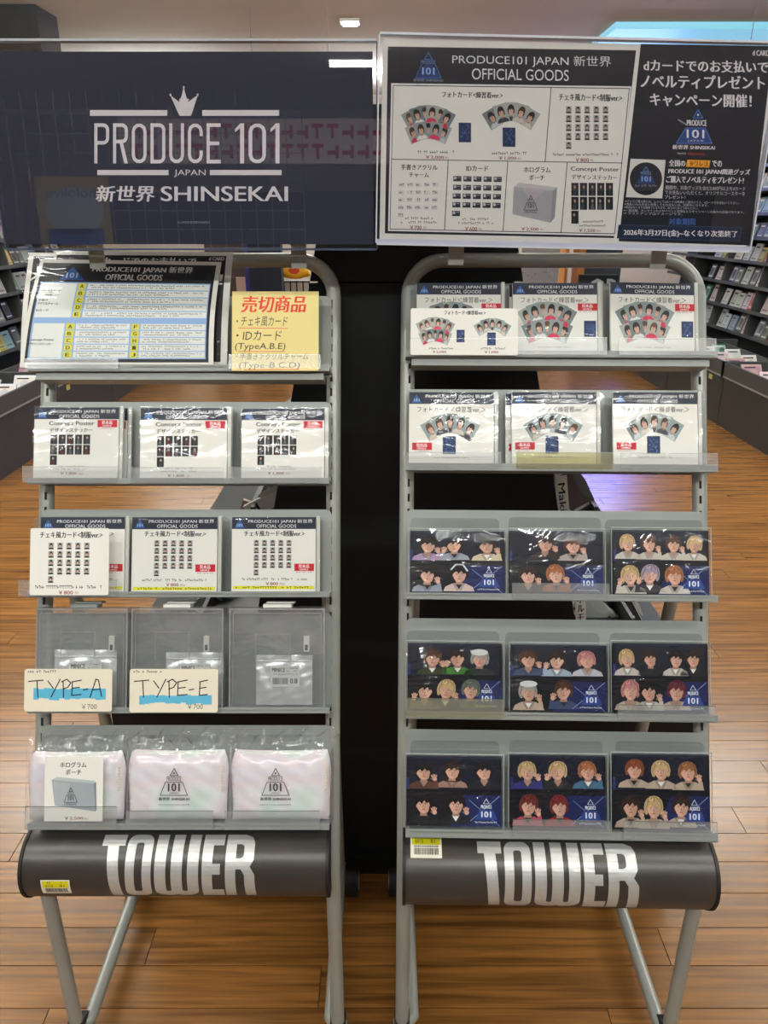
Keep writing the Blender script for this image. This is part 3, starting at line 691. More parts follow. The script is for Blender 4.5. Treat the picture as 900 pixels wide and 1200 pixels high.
    p.text('42', .2, .1, .34, .22, INK, 0, 4); p.text('6313', .15, .3, .4, .45, INK, 0, 4); p.text('2', .68, .1, .74, .22, INK, 0, 4); p.text('81', .65, .3, .8, .45, INK, 0, 4)
    x = .12
    while x < .88: ww_ = rnd.choice((.012, .02, .03)); p.rect(x, .55, x+ww_, .72, INK, 3); p.rect(x, .72, x+ww_, .88, INK, 3); x += ww_+.014
    Bm = base @ F
    p.build('shop_label', drum, lambda x, y, z: tuple(Bm @ Vector(onDrum(s0+x*(s1-s0), h0+(h1-h0)*y, z+.0004))))
# ================================================================= MERCHANDISE
acry = film('acrylic', (.97, .98, .98), .05, .05, haze=.04)
acry_lip = film('acrylic_lip', (.95, .96, .96), .045, .16, haze=.13)
acry_yel = film('acrylic_yellowed', (.92, .90, .66), .12, .1, haze=.14)
sleeve_m = film('sleeve_film', (1, 1, 1), .014, .06, .3, 9, (1, 2.2, 1))
pack_m = film('pack_film', (1, 1, 1), .035, .05, .8, 9, (1, 2, 1))
bag_m = film('bag_film', (1, 1, 1), .055, .07, .45, 26, (1, 1, 1), .38, haze=.05)
paper = mat('white_card', PAPER, .55)
packcard = mat('dark_card', (22, 24, 34), .35)
edge_m = mat('pale_case_edge', (196, 198, 190), .3)
def spot(side, x0, y1, x1, y0, w):
    """lower-left corner and size of a rectangle standing at depth w on a rack"""
    F = racks[side]['F']; a = onF(F, x0, y1, w); c = onF(F, x1, y0, w); return a.x, a.y, c.x-a.x, c.y-a.y
rowname = ['top', 'second', 'third', 'fourth', 'bottom']; colname = ['left', 'middle', 'right']
def band(p, W, Hh, u):
    """black header strip with the blue mark and the two title lines (units: u = one card pixel)"""
    p.rect(0, 0, W, 14.5*u, NAVY, 1)
    p.poly([(3*u, 13*u), (9*u, 3*u), (15.5*u, 13*u)], (44, 92, 160), 2)
    p.text('101', 6*u, 8*u, 12.5*u, 11.5*u, (180, 210, 240), 0, 3)
    r = W/(103*u)
    p.text('PRODUCE101 JAPAN 新世界', 20*u, 2.6*u, 99*u*r, 8*u, (240, 240, 240), 0, 3)
    p.text('OFFICIAL GOODS', 30*u, 8.8*u, 79*u*r, 13*u, (240, 240, 240), 0, 3)
def sample(p, x, y, u):
    p.rect(x, y, x+24*u, y+9*u, RED, 2); p.text('見本品', x+5*u, y+.9*u, x+18*u, y+5.2*u, (250, 240, 240), .03, 4); p.text('SAMPLE', x+6*u, y+6*u, x+17*u, y+8.2*u, (250, 240, 240), .02, 4)
    scribble(p, x+2*u, y+10*u, x+22*u, y+11.2*u, (150, 60, 70), 1.4*u, 2)
def fan(p, cx, cy, sc, big):
    """fanned photo cards"""
    D = [(30, 24, 24), (70, 48, 36), (26, 26, 30), (96, 66, 44), (40, 30, 28)]
    rows = [(-1, 6), (1, 5)] if big else [(0, 5)]
    T = [(200, 40, 80), (226, 226, 228), (30, 30, 34), (214, 50, 90), (190, 200, 206)]
    for ri, (r, n) in enumerate(rows):
        for i in range(n):
            a = (i-(n-1)/2)*(.20 if big else .27)
            R_ = 62*sc; ox = cx+R_*math.sin(a)*(.82 if big else .75); oy = cy+R_*(1-math.cos(a))+r*11*sc*(1 if big else 0)
            w_, h_ = (17*sc, 24*sc)
            ca, sa = math.cos(a), math.sin(a)
            p.push(lambda x, y, ox=ox, oy=oy, ca=ca, sa=sa: (ox+x*ca-y*sa, oy+x*sa+y*ca))
            L = 2+(i % 2)*8+ri*2
            p.poly([(-w_/2, -h_/2), (w_/2, -h_/2), (w_/2, h_/2), (-w_/2, h_/2)], rnd.choice([(146, 160, 160), (120, 134, 136), (168, 176, 172)]), L)
            portrait(p, -w_*.46, -h_*.42, w_*.92, h_*.9, rnd.choice(D), T[i % 5] if big else rnd.choice([(196, 206, 210), (60, 62, 70), (210, 200, 190)]), 0, None, L+1, rnd.uniform(-.1, .1), simple=True)
            p.pop()
def bluecard(p, x, y, w_, h_, L=2):
    p.rect(x, y, x+w_, y+h_, (30, 48, 92), L)
    for i in range(9): p.ell(x+rnd.uniform(.15, .85)*w_, y+rnd.uniform(.1, .9)*h_, w_*.05, w_*.05, (90, 130, 190), L+1, 6)
    p.line([(x+w_*.2, y+h_*.2), (x+w_*.8, y+h_*.8)], w_*.03, (80, 120, 180), L+1); p.line([(x+w_*.8, y+h_*.2), (x+w_*.2, y+h_*.8)], w_*.03, (80, 120, 180), L+1)
def stickers(p, x, y, w_, h_, cols=5, gap=.16):
    cw = w_/cols; rh = h_/3
    for i in range(11):
        c, r = i % 5, i//5; X, Y = x+c*cw, y+r*rh
        p.rect(X, Y, X+cw*(1-gap), Y+rh*.93, (22, 24, 28), 2)
        fx = X+cw*rnd.uniform(.3, .5); p.ell(fx, Y+rh*.3, cw*.13, rh*.13, (176, 150, 140), 3, 8)
        p.poly([(fx-cw*.22, Y+rh*.9), (fx-cw*.12, Y+rh*.48), (fx+cw*.12, Y+rh*.48), (fx+cw*.22, Y+rh*.9)], rnd.choice([(60, 66, 74), (92, 30, 34), (44, 48, 54), (90, 96, 104)]), 3)
def cheki(p, x, y, w_, h_, rows=5):
    cw = w_/5; rh = h_/rows
    for i in range(21):
        c, r = i % 5, i//5; X, Y = x+c*cw, y+r*rh
        p.rect(X+cw*.1, Y, X+cw*.72, Y+rh*.8, (172, 176, 176), 2)
        portrait(p, X+cw*.1, Y+rh*.03, cw*.62, rh*.77, rnd.choice([(24, 22, 22), (50, 36, 30), (30, 28, 30)]), (40, 42, 50), 0, None, 3, simple=True)
def design(kind, W, Hh, strip=False):
    p = Print(); u = W/103.0
    band(p, W, Hh, u)
    if kind == 'concept':
        p.text('Concept Poster', 18*u, 17*u, 73*u, 23.5*u, INK, .015); p.text('デザインステッカー', 19*u, 25*u, 71*u, 30.5*u, INK, .015)
        stickers(p, 20*u, 33.5*u, 50*u, 38*u); sample(p, 77*u, 15.5*u, u)
        scribble(p, 30*u, 71.5*u, 62*u, 73.5*u, (110, 100, 100), 1.8*u); scribble(p, 25*u, 75*u, 68*u, 77*u, (110, 100, 100), 1.8*u)
        p.text('￥1,800', 33*u, 79*u, 53*u, 83*u, DRED, .02); p.text('(税込)', 55*u, 80*u, 61*u, 83*u, DRED)
    elif kind == 'cheki':
        p.text('チェキ風カード<制服ver.>', 15*u, 16.5*u, 89*u, 23.5*u, INK, .015)
        cheki(p, 26*u, 28*u, 50*u, 45*u); sample(p, 77*u, 57*u, u)
        scribble(p, 13*u, 74.5*u, 92*u, 77.5*u, (70, 66, 66), 2*u); p.text('￥800', 42*u, 79.5*u, 57*u, 83.3*u, DRED, .03); p.text('(税込)', 59*u, 80.3*u, 65*u, 83.3*u, DRED)
        if strip: p.rect(2*u, 84.2*u, W-2*u, 88*u, (232, 226, 40), 3); scribble(p, 5*u, 84.8*u, W-6*u, 87.4*u, (60, 60, 40), 3*u, 4)
    else:
        p.text('フォトカード＜練習着ver,＞', 10*u, 17.5*u, 93*u, 25*u, INK, 0)
        if kind == 'photo11':
            fan(p, 42*u, 46*u, .98*u, True); bluecard(p, 87*u, 47*u, 14.5*u, 20*u); sample(p, 79.5*u, 25.5*u, u)
        else:
            fan(p, 50*u, 38*u, .98*u, False); bluecard(p, 41*u, 54*u, 16*u, 22*u); sample(p, 4*u, 62*u, u)
        scribble(p, 30*u, 79*u, 74*u, 81*u, (120, 112, 110), 1.8*u)
    return p
def slab(name, W, Hh, t, m, parent, z=0, x=0, r=0, y=0):
    b = NB(); prism(b, rrect(x, y, x+W, y+Hh, r or .0006, 3), z, z+t); return obj(name, b, m, parent)
def sample_pack(side, row, x0, x1, ytop, ybot, kind, label, cat='sample pack', w=-.016, yaw=0, strip=False, group=None, lean=-.02, t=.006):
    u0, v0, W, Hh = spot(side, x0, ybot, x1, ytop, w)
    v0 = racks[side]['ledge'][row]+.0024; Hh = onF(racks[side]['F'], x1, ytop, w).y-v0
    M = racks[side]['F'] @ Matrix.Translation((u0, v0, w)) @ Matrix.Rotation(yaw, 4, 'Y') @ Matrix.Rotation(lean, 4, 'X')
    t_ = thing('sample_pack', label, cat, M, group or 'sample packs on the %s rack' % side)
    slab('card_stack', W, Hh, t, paper, t_, -t-.0006)
    pr = design(kind, W, Hh, strip); pr.build('card_print', t_, lambda x, y, z: (x, Hh-y, z-.0005))
    # clear sleeve, a little larger, folded over the right-hand side
    b = NB(); nx, ny = 10, 9; g_ = []
    for j in range(ny+1):
        g_.append([b.verts.new((-.0015+(W+.009)*i/nx, -.001+(Hh+.004)*j/ny, .0016+rnd.uniform(0, .0006))) for i in range(nx+1)])
    for j in range(ny):
        for i in range(nx): b.faces.new((g_[j][i], g_[j][i+1], g_[j+1][i+1], g_[j+1][i]))
    obj('sleeve', b, sleeve_m, t_, smooth=True)
    slab('case_edge', .0055, Hh+.002, t, edge_m, t_, -t-.0006, W+.0012)
    return t_
def plus(side, row, x0, x1, ytop, kind, label, w=-.03):
    return sample_pack(side, row, x0, x1, ytop, 0, kind, label, w=w)
K = {'concept': 'concept poster sticker', 'cheki': 'small portrait card', 'photo11': 'eleven photo card', 'photo5': 'five photo card'}
for i, (x0, x1) in enumerate(((38.5, 139), (163.5, 266), (282.5, 380))):
    sample_pack('left', 1, x0, x1, 477+i*.8, 562, 'concept', 'white sleeved sticker sample with eleven dark posters, %s of three on the second left shelf' % colname[i])
plus('left', 1, 54, 149, 478, 'concept', 'white sticker sample mostly hidden behind the left one on the second left shelf')
plus('left', 1, 176, 267.5, 479, 'concept', 'white sticker sample hidden behind the middle one on the second left shelf')
for i, (x0, x1) in enumerate(((45.5, 146), (153.5, 254.5), (271, 370))):
    sample_pack('left', 2, x0, x1, 606, 694, 'cheki', 'white sleeved sample, grid of small portraits, %s on third left shelf' % colname[i], strip=True)
for i, (x0, x1) in enumerate(((488, 587), (601, 700), (716, 816))):
    sample_pack('right', 0, x0, x1, 331 if i < 2 else 330, 412, 'photo11', 'white sleeved sample, big fan of red clad portraits, %s on top right shelf' % colname[i], yaw=.05 if i == 2 else 0)
plus('right', 0, 598, 702, 333, 'photo11', 'white photo card sample hidden behind the middle one on the top right shelf')
for i, (x0, x1) in enumerate(((479, 579), (600, 699), (719, 818))):
    sample_pack('right', 1, x0, x1, 459.5, 545, 'photo5', 'white sleeved sample, five fanned portraits and blue card, %s on second right shelf' % colname[i])
plus('right', 1, 594, 692, 461, 'photo5', 'white photo card sample peeping out left behind the middle one on the second right shelf')
# --- small loose price cards
def loose_card(side, row, x0, y0, x1, y1, w, name, label, cat, fn, r=.003, m=paper, lean=0, yaw=0):
    u0, v0, W, Hh = spot(side, x0, y1, x1, y0, w)
    M = racks[side]['F'] @ Matrix.Translation((u0, v0, w)) @ Matrix.Rotation(lean, 4, 'X')
    b = NB(); prism(b, rrect(0, 0, W, Hh, r, 4), -.0012, 0); o = obj(name, b, m); o.matrix_world = M; tag(o, label, cat)
    p = Print(); sx = W/(x1-x0); sy = Hh/(y1-y0); p.push(lambda x, y: ((x-x0)*sx, Hh-(y-y0)*sy)); fn(p)
    p.build('card_print', o, lambda x, y, z: (x, y, z)); return o
def f_cheki(p):
    p.text('チェキ風カード<制服ver.>', 46, 623, 120, 630.5, INK, .02); cheki(p, 55, 636, 53, 49)
    scribble(p, 41, 686, 121, 690, (50, 48, 48), 2.2); p.text('￥800', 69, 692, 86, 696.5, DRED, .03); p.text('(税込)', 88, 693, 93, 696, DRED)
loose_card('left', 2, 34.5, 619, 128, 697.5, .006, 'price_card', 'white rounded price card with a portrait grid in front of the third left shelf', 'price card', f_cheki)
def f_photo(p):
    p.text('フォトカード<練習着ver.>', 520.5, 364, 569, 369, INK, .03)
    fan(p, 509, 384, .82/2*1.0*1.0, True) if False else None
    p.push(lambda x, y: (x, y)); fan(p, 510, 386, .62, True); fan(p, 577, 380, .6, False); p.pop()
    bluecard(p, 535, 386.5, 9.5, 14.5); bluecard(p, 571, 389.5, 10, 15)
    scribble(p, 501, 407, 532, 409.5, (80, 70, 70), 1.8); scribble(p, 562, 407, 592, 409.5, (80, 70, 70), 1.8)
    p.text('￥2,000', 507, 410.8, 523, 414, DRED, .03); p.text('￥1,000', 568, 410.8, 584, 414, DRED, .03)
loose_card('right', 0, 481, 361.5, 607, 416, .005, 'price_card', 'small wide white price card in front of the top right shelf', 'price card', f_photo)
yel = mat('pale_yellow_paper', (238, 222, 150), .7)
def f_sold(p):
    hr = (222, 60, 50)
    p.text('売切商品', 282, 346.5, 357, 366, hr, .012, shear=.15, res=3)
    for s_, q in (('・チェキ風カード', (276, 371, 336, 382.5)), ('・IDカード', (276, 387.5, 329, 399)), ('(TypeA.B.E)', (274.5, 402, 334, 411.5)), ('・手書きアクリルチャーム', (276, 413.8, 361, 421.8)), ('(Type-B.C.D)', (279.5, 424.5, 351, 433))):
        p.text(s_, *q, (36, 34, 36), -.004, shear=.12)
    for q in (((279, 384.5), (337, 385)), ((279, 412), (334, 412)), ((286, 433.3), (350, 432.8))): p.line(q, .7, hr)
loose_card('left', 0, 271.5, 341.5, 373.5, 434.5, .0045, 'sold_out_notice', 'pale yellow handwritten notice with red heading on the top left shelf', 'notice', f_sold, .0006, yel)
# TYPE cards
cream = mat('cream_card', (232, 226, 206), .6)
def hand(p, L, x0, y0, w_, h_):
    G = {'T': [[(0, .12), (.95, .05)], [(.55, .08), (.62, 1)]], 'Y': [[(.05, .1), (.45, .5)], [(.95, 0), (.3, 1)]], 'P': [[(.2, .1), (.25, 1)], [(.05, .15), (.5, 0), (.85, .2), (.6, .45), (.2, .55)]],
         'E': [[(.2, .15), (.15, .9), (.95, .85)], [(.15, .15), (.95, .05)], [(.2, .5), (.8, .45)]], '-': [[(.1, .6), (.9, .55)]], 'A': [[(.05, 1), (.5, 0), (.7, .05), (.95, .95)], [(.25, .6), (.85, .55)]]}
    for st in G[L]: p.line([(x0+a*w_, y0+b_*h_) for a, b_ in st], 1.25, (24, 22, 24), 4)
def f_type(last, X):
    def f(p):
        for i in range(14):
            x = X+11+i*6.1; p.rect(x, 807+(0 if last == 'A' else 8)+rnd.uniform(-.8, .8), x+6.1, 819+(0 if last == 'A' else 5)+rnd.uniform(-1, 2), (96, 182, 216), 1)
        scribble(p, X+4, 785.5, X+38, 788.5, (60, 56, 60), 2.6)
        for ch, (a, b_) in zip('TYPE-'+last, ((5, 23), (27, 43), (43, 57), (54, 68), (69, 76), (77, 92) if last == 'A' else (80, 92))): hand(p, ch, X+a, 796, b_-a, 21)
        p.text('￥700', X+68, 825, X+86, 831, (90, 86, 84), -.01)
    return f
loose_card('left', 3, 28, 784, 131.5, 834, .008, 'type_card', 'cream handwritten card reading TYPE-A over blue marker', 'price card', f_type('A', 28), .004, cream)
loose_card('left', 3, 151.5, 784, 255.5, 835, .008, 'type_card', 'cream handwritten card reading TYPE-E over blue marker', 'price card', f_type('E', 152), .004, cream)
# --- portrait packs
BK = (24, 20, 22); BR = (74, 48, 36); DB = (48, 34, 30); BL = (190, 164, 120); GR = (150, 148, 146); OR = (156, 100, 66); PK = (178, 122, 122); RD = (104, 46, 42); LV = (150, 140, 160)
WH = (196, 190, 182); CR = (184, 166, 148); DK = (34, 34, 38)
packs = {
 (2, 0): ([(.13, BK, (164, 140, 176), 1), (.47, BK, (150, 160, 172), -1), (.82, BK, (206, 192, 164), 1)], [(.18, BK, (148, 154, 172), 1, 'l'), (.52, BK, (206, 184, 176), 0, 'b')]),
 (2, 1): ([(.38, DB, (52, 44, 44), 1), (.68, BR, (170, 160, 156), 1)], [(.2, DB, (60, 50, 50), 1), (.5, OR, (150, 90, 60), 1)]),
 (2, 2): ([(.13, BL, WH, 0), (.38, BR, WH, 1), (.63, BR, WH, 1), (.88, BL, WH, 0)], [(.13, BL, WH, -1), (.38, LV, (60, 56, 66), -1), (.64, OR, WH, 0)]),
 (3, 0): ([(.26, BR, (52, 62, 34), 1), (.53, DB, (64, 122, 46), -1), (.76, GR, (44, 52, 50), 0)], [(.14, BK, (116, 106, 60), -1), (.4, BL, (44, 50, 40), 1), (.66, (96, 104, 92), (88, 96, 70), 0)]),
 (3, 1): ([(.17, BR, (70, 80, 110), 1), (.48, DB, (160, 176, 196), -1), (.8, PK, (190, 190, 200), 0)], [(.17, GR, CR, 1), (.55, BR, (64, 76, 110), -1)]),
 (3, 2): ([(.12, BL, WH, 0), (.4, DB, DK, 0), (.66, BK, WH, 0), (.9, DB, DK, 0)], [(.14, PK, CR, 0), (.38, BK, WH, 1), (.66, (92, 40, 52), CR, 0)]),
 (4, 0): ([(.13, BK, (90, 60, 50), 1), (.48, DB, (150, 120, 108), 0, 'l'), (.86, BK, DK, 0)], [(.17, BK, DK, 1), (.52, BK, DK, 1)]),
 (4, 1): ([(.14, BL, (52, 56, 120), 1), (.5, BL, (40, 40, 44), -1), (.85, OR, (70, 110, 140), 1)], [(.16, RD, (186, 76, 100), 1), (.52, (112, 40, 38), (160, 30, 38), 0)]),
 (4, 2): ([(.22, (128, 70, 44), CR, 0), (.5, BL, CR, 0), (.78, (140, 96, 62), CR, 1)], [(.14, DB, CR, 1), (.42, BL, CR, 1), (.7, DB, CR, 0)]),
}
packbox = {(2, 0): (480.5, 591, 620, 696), (2, 1): (597, 707, 620, 696), (2, 2): (719, 831, 619, 698), (3, 0): (477.5, 588.5, 752, 833), (3, 1): (599, 711, 754, 834), (3, 2): (718.5, 830, 752, 834), (4, 0): (476, 588, 885, 967), (4, 1): (598, 710, 884, 966), (4, 2): (718.5, 832, 883, 968)}
hn = lambda c: {BK: 'black', BR: 'brown', DB: 'dark brown', BL: 'blond', GR: 'silver', OR: 'orange', PK: 'pink', RD: 'auburn', LV: 'lavender'}.get(c, 'coloured')
for (r, c), (x0, x1, y0, y1) in packbox.items():
    side = 'right'; wz = -.018; u0, v0, W, Hh = spot(side, x0, y1, x1, y0, wz)
    vb = racks[side]['ledge'][r]+.0024; ht = v0+Hh-vb
    tilt = {(4, 2): -.03, (2, 2): 0}.get((r, c), 0)
    M = racks[side]['F'] @ Matrix.Translation((u0, vb, wz)) @ Matrix.Rotation(-.02, 4, 'X')
    tp, bt = packs[(r, c)]
    nT, nB = len(tp), len(bt)
    t = thing('photo_card_pack', 'glossy portrait pack, %s faces above %s, %s of three on %s right shelf' % ({2: 'two', 3: 'three', 4: 'four'}[nT], {2: 'two', 3: 'three'}[nB], colname[c], rowname[r]), 'card pack', M, 'portrait packs on the right rack')
    Hh = ht-.004
    slab('card_stack', W, Hh, .005, packcard, t, -.0056, 0, .001)
    p = Print(); p.push(lambda x, y: (x*W, Hh-y*Hh)); asp = W/Hh
    p.rect(0, 0, 1, 1, (20, 22, 30), 1)
    bg = {3: (26, 34, 58)}.get(r, (24, 28, 44))
    p.poly([(0, .3), (.1, .34), (.12, .5), (0, .5)], (40, 50, 110), 1.5); p.poly([(.6, .55), (1, .55), (1, 1), (.45, 1)], (28, 36, 84), 1.5)
    p.rect(0, 0, 1, .03, (40, 44, 60), 1.8); p.rect(.03, .03, .97, .475, bg if r != 3 else (28, 34, 48), 1.7)
    for lst, yy, hh in ((tp, .06, .415), (bt, .52, .47)):
        for i, q in enumerate(lst):
            pw_ = .345 if len(lst) <= 3 else .29
            X = q[0]-pw_/2
            X = max(.01, min(.99-pw_, X))
            portrait(p, X, yy+rnd.uniform(-.01, .02), pw_, hh-.02, q[1], q[2], q[3], None, 2, rnd.uniform(-.14, .14), long=len(q) > 4 and q[4] == 'l', inner=rnd.choice([None, (230, 230, 230), (40, 40, 44)]))
            if len(q) > 4 and q[4] == 'b':
                p.line([(X+pw_*.26, yy+.1), (X+pw_*.4, yy+.02), (X+pw_*.62, yy+.02), (X+pw_*.76, yy+.12)], .02, (200, 206, 214), 10)
            if q[1] == GR and r == 3: p.ell(X+pw_*.5, yy+.07, pw_*.27, .05, (210, 214, 214), 10)
    p.rect(.0, .476, 1, .5, (12, 13, 20), 9)
    # crossing light lines and the mark at lower right
    lx = .84
    p.line([(lx-.18, .62), (lx+.14, .99)][::1], .006, (120, 150, 200), 3); p.line([(lx+.14, .56), (lx-.2, .96)], .006, (150, 176, 216), 3)
    p.poly([(lx-.07, .76), (lx+.07, .76), (lx+.115, .9), (lx-.115, .9)], (46, 70, 140), 4)
    p.line([(lx, .6), (lx-.03, .67), (lx+.03, .67), (lx, .6)], .006, (214, 224, 240), 5); p.text('PRODUCE', lx-.055, .69, lx+.055, .74, (220, 228, 240), .01, 5)
    p.text('101', lx-.05, .78, lx+.05, .865, (235, 240, 250), .03, 6); scribble(p, lx-.12, .925, lx+.12, .95, (220, 226, 236), .018, 5, 1)
    p.build('portrait_print', t, lambda x, y, z: (x, y, z-.0005))
    b = NB(); nx, ny = 16, 12; G_ = []
    for j in range(ny+1):
        row_ = []
        for i in range(nx+1):
            e_ = min(i, nx-i, 3)/3*min(j, ny-j, 3)/3
            row_.append(b.verts.new((-.003+(W+.006)*i/nx, -.0015+(Hh+.0065)*j/ny+(.004*(1-i/nx) if (r, c) == (4, 2) and j == ny else 0), .001+e_*.0028+rnd.uniform(0, .0009))))
        G_.append(row_)
    for j in range(ny):
        for i in range(nx): b.faces.new((G_[j][i], G_[j][i+1], G_[j+1][i+1], G_[j+1][i]))
    obj('film_sleeve', b, pack_m, t, smooth=True)
    b = NB(); box(b, -.003, W+.003, Hh+.0035, Hh+.005, .0005, .0018); box(b, -.0035, -.0027, 0, Hh+.004, .0005, .0016); box(b, W+.0027, W+.0036, 0, Hh+.004, .0005, .0016); obj('film_seam', b, mat('film_seam', (170, 174, 176), .2), t)
# --- acrylic pockets (back sheet, side fins, front lip)
def pocket(side, r, x0, x1, ytop, ylip, lip=True, m=acry_lip, back=True, low=0):
    F = racks[side]['F']; led = racks[side]['ledge'][r]
    ua = onF(F, x0, ylip, .003).x; ub = onF(F, x1, ylip, .003).x
    vt = onF(F, x0, ytop, -DEP+.004).y; vl = onF(F, x0, ylip, .003).y
    M = F @ Matrix.Translation((ua, led+.0004, -DEP+.002)); W = ub-ua; D = DEP+.001
    t = thing('acrylic_pocket', 'clear acrylic pocket%s, %s of three on the %s %s shelf' % ('' if lip else ' without front lip', colname[low], rowname[r], side), 'acrylic holder', M, 'clear pockets on the %s rack' % side)
    b = NB(); prism(b, rrect(.001, 0, W-.001, vt-led, .008, 4, (1, 1, 0, 0)), 0, .0015); obj('back_sheet', b, acry, t)
    b = NB(); box(b, 0, W, 0, .0015, 0, D); obj('bottom_sheet', b, acry, t)
    if lip:
        b = NB(); prism(b, [(0, -.004), (W, -.004), (W, vl-led), (0, vl-led)], D, D+.0018); obj('front_lip', b, m, t, label='yellowed front lip' if m is acry_yel else None)
        b = NB(); box(b, 0, W, vl-led-.0006, vl-led, D-.0002, D+.0022); obj('lip_edge', b, film('acrylic_edge', (.8, .86, .84), .4, .2), t)
LP = {('left', 0): [(30, 139, 355, 421, 0), (155, 262, 355, 417, 1), (268, 376, 350, 416, 2)],
      ('left', 1): [(27, 137, 481, 547, 0), (152, 262, 481, 548, 0), (268, 377, 480, 548, 0)],
      ('left', 2): [(22, 137, 605, 680, 0), (150, 262, 606, 0, 1), (266, 376, 606, 0, 1)],
      ('left', 4): [(30, 137, 862, 945, 0), (148, 250, 862, 950, 0), (264, 375, 862, 950, 0)],
      ('right', 0): [(480, 590, 336, 397, 0), (596, 711, 336, 396, 0), (725, 839, 334, 397, 0)],
      ('right', 1): [(476, 587, 460, 530, 0), (605, 718, 460, 530, 2), (727, 841, 460, 531, 0)],
      ('right', 2): [(480, 590, 607, 0, 1), (600, 714, 606, 683, 0), (718, 838, 609, 0, 1)],
      ('right', 3): [(476, 590, 739, 818, 2), (596, 712, 741, 0, 1), (724, 838, 742, 826, 0)],
      ('right', 4): [(480, 590, 868, 0, 1), (601, 716, 868, 960, 0), (731, 840, 869, 962, 0)]}
for (side, r), L_ in LP.items():
    for i, (x0, x1, yt, yl, f) in enumerate(L_):
        pocket(side, r, x0, x1, yt, yl if f != 1 else racks[side]['rows'][r][1], f != 1, acry_yel if f == 2 and side == 'right' else acry_lip, low=i)
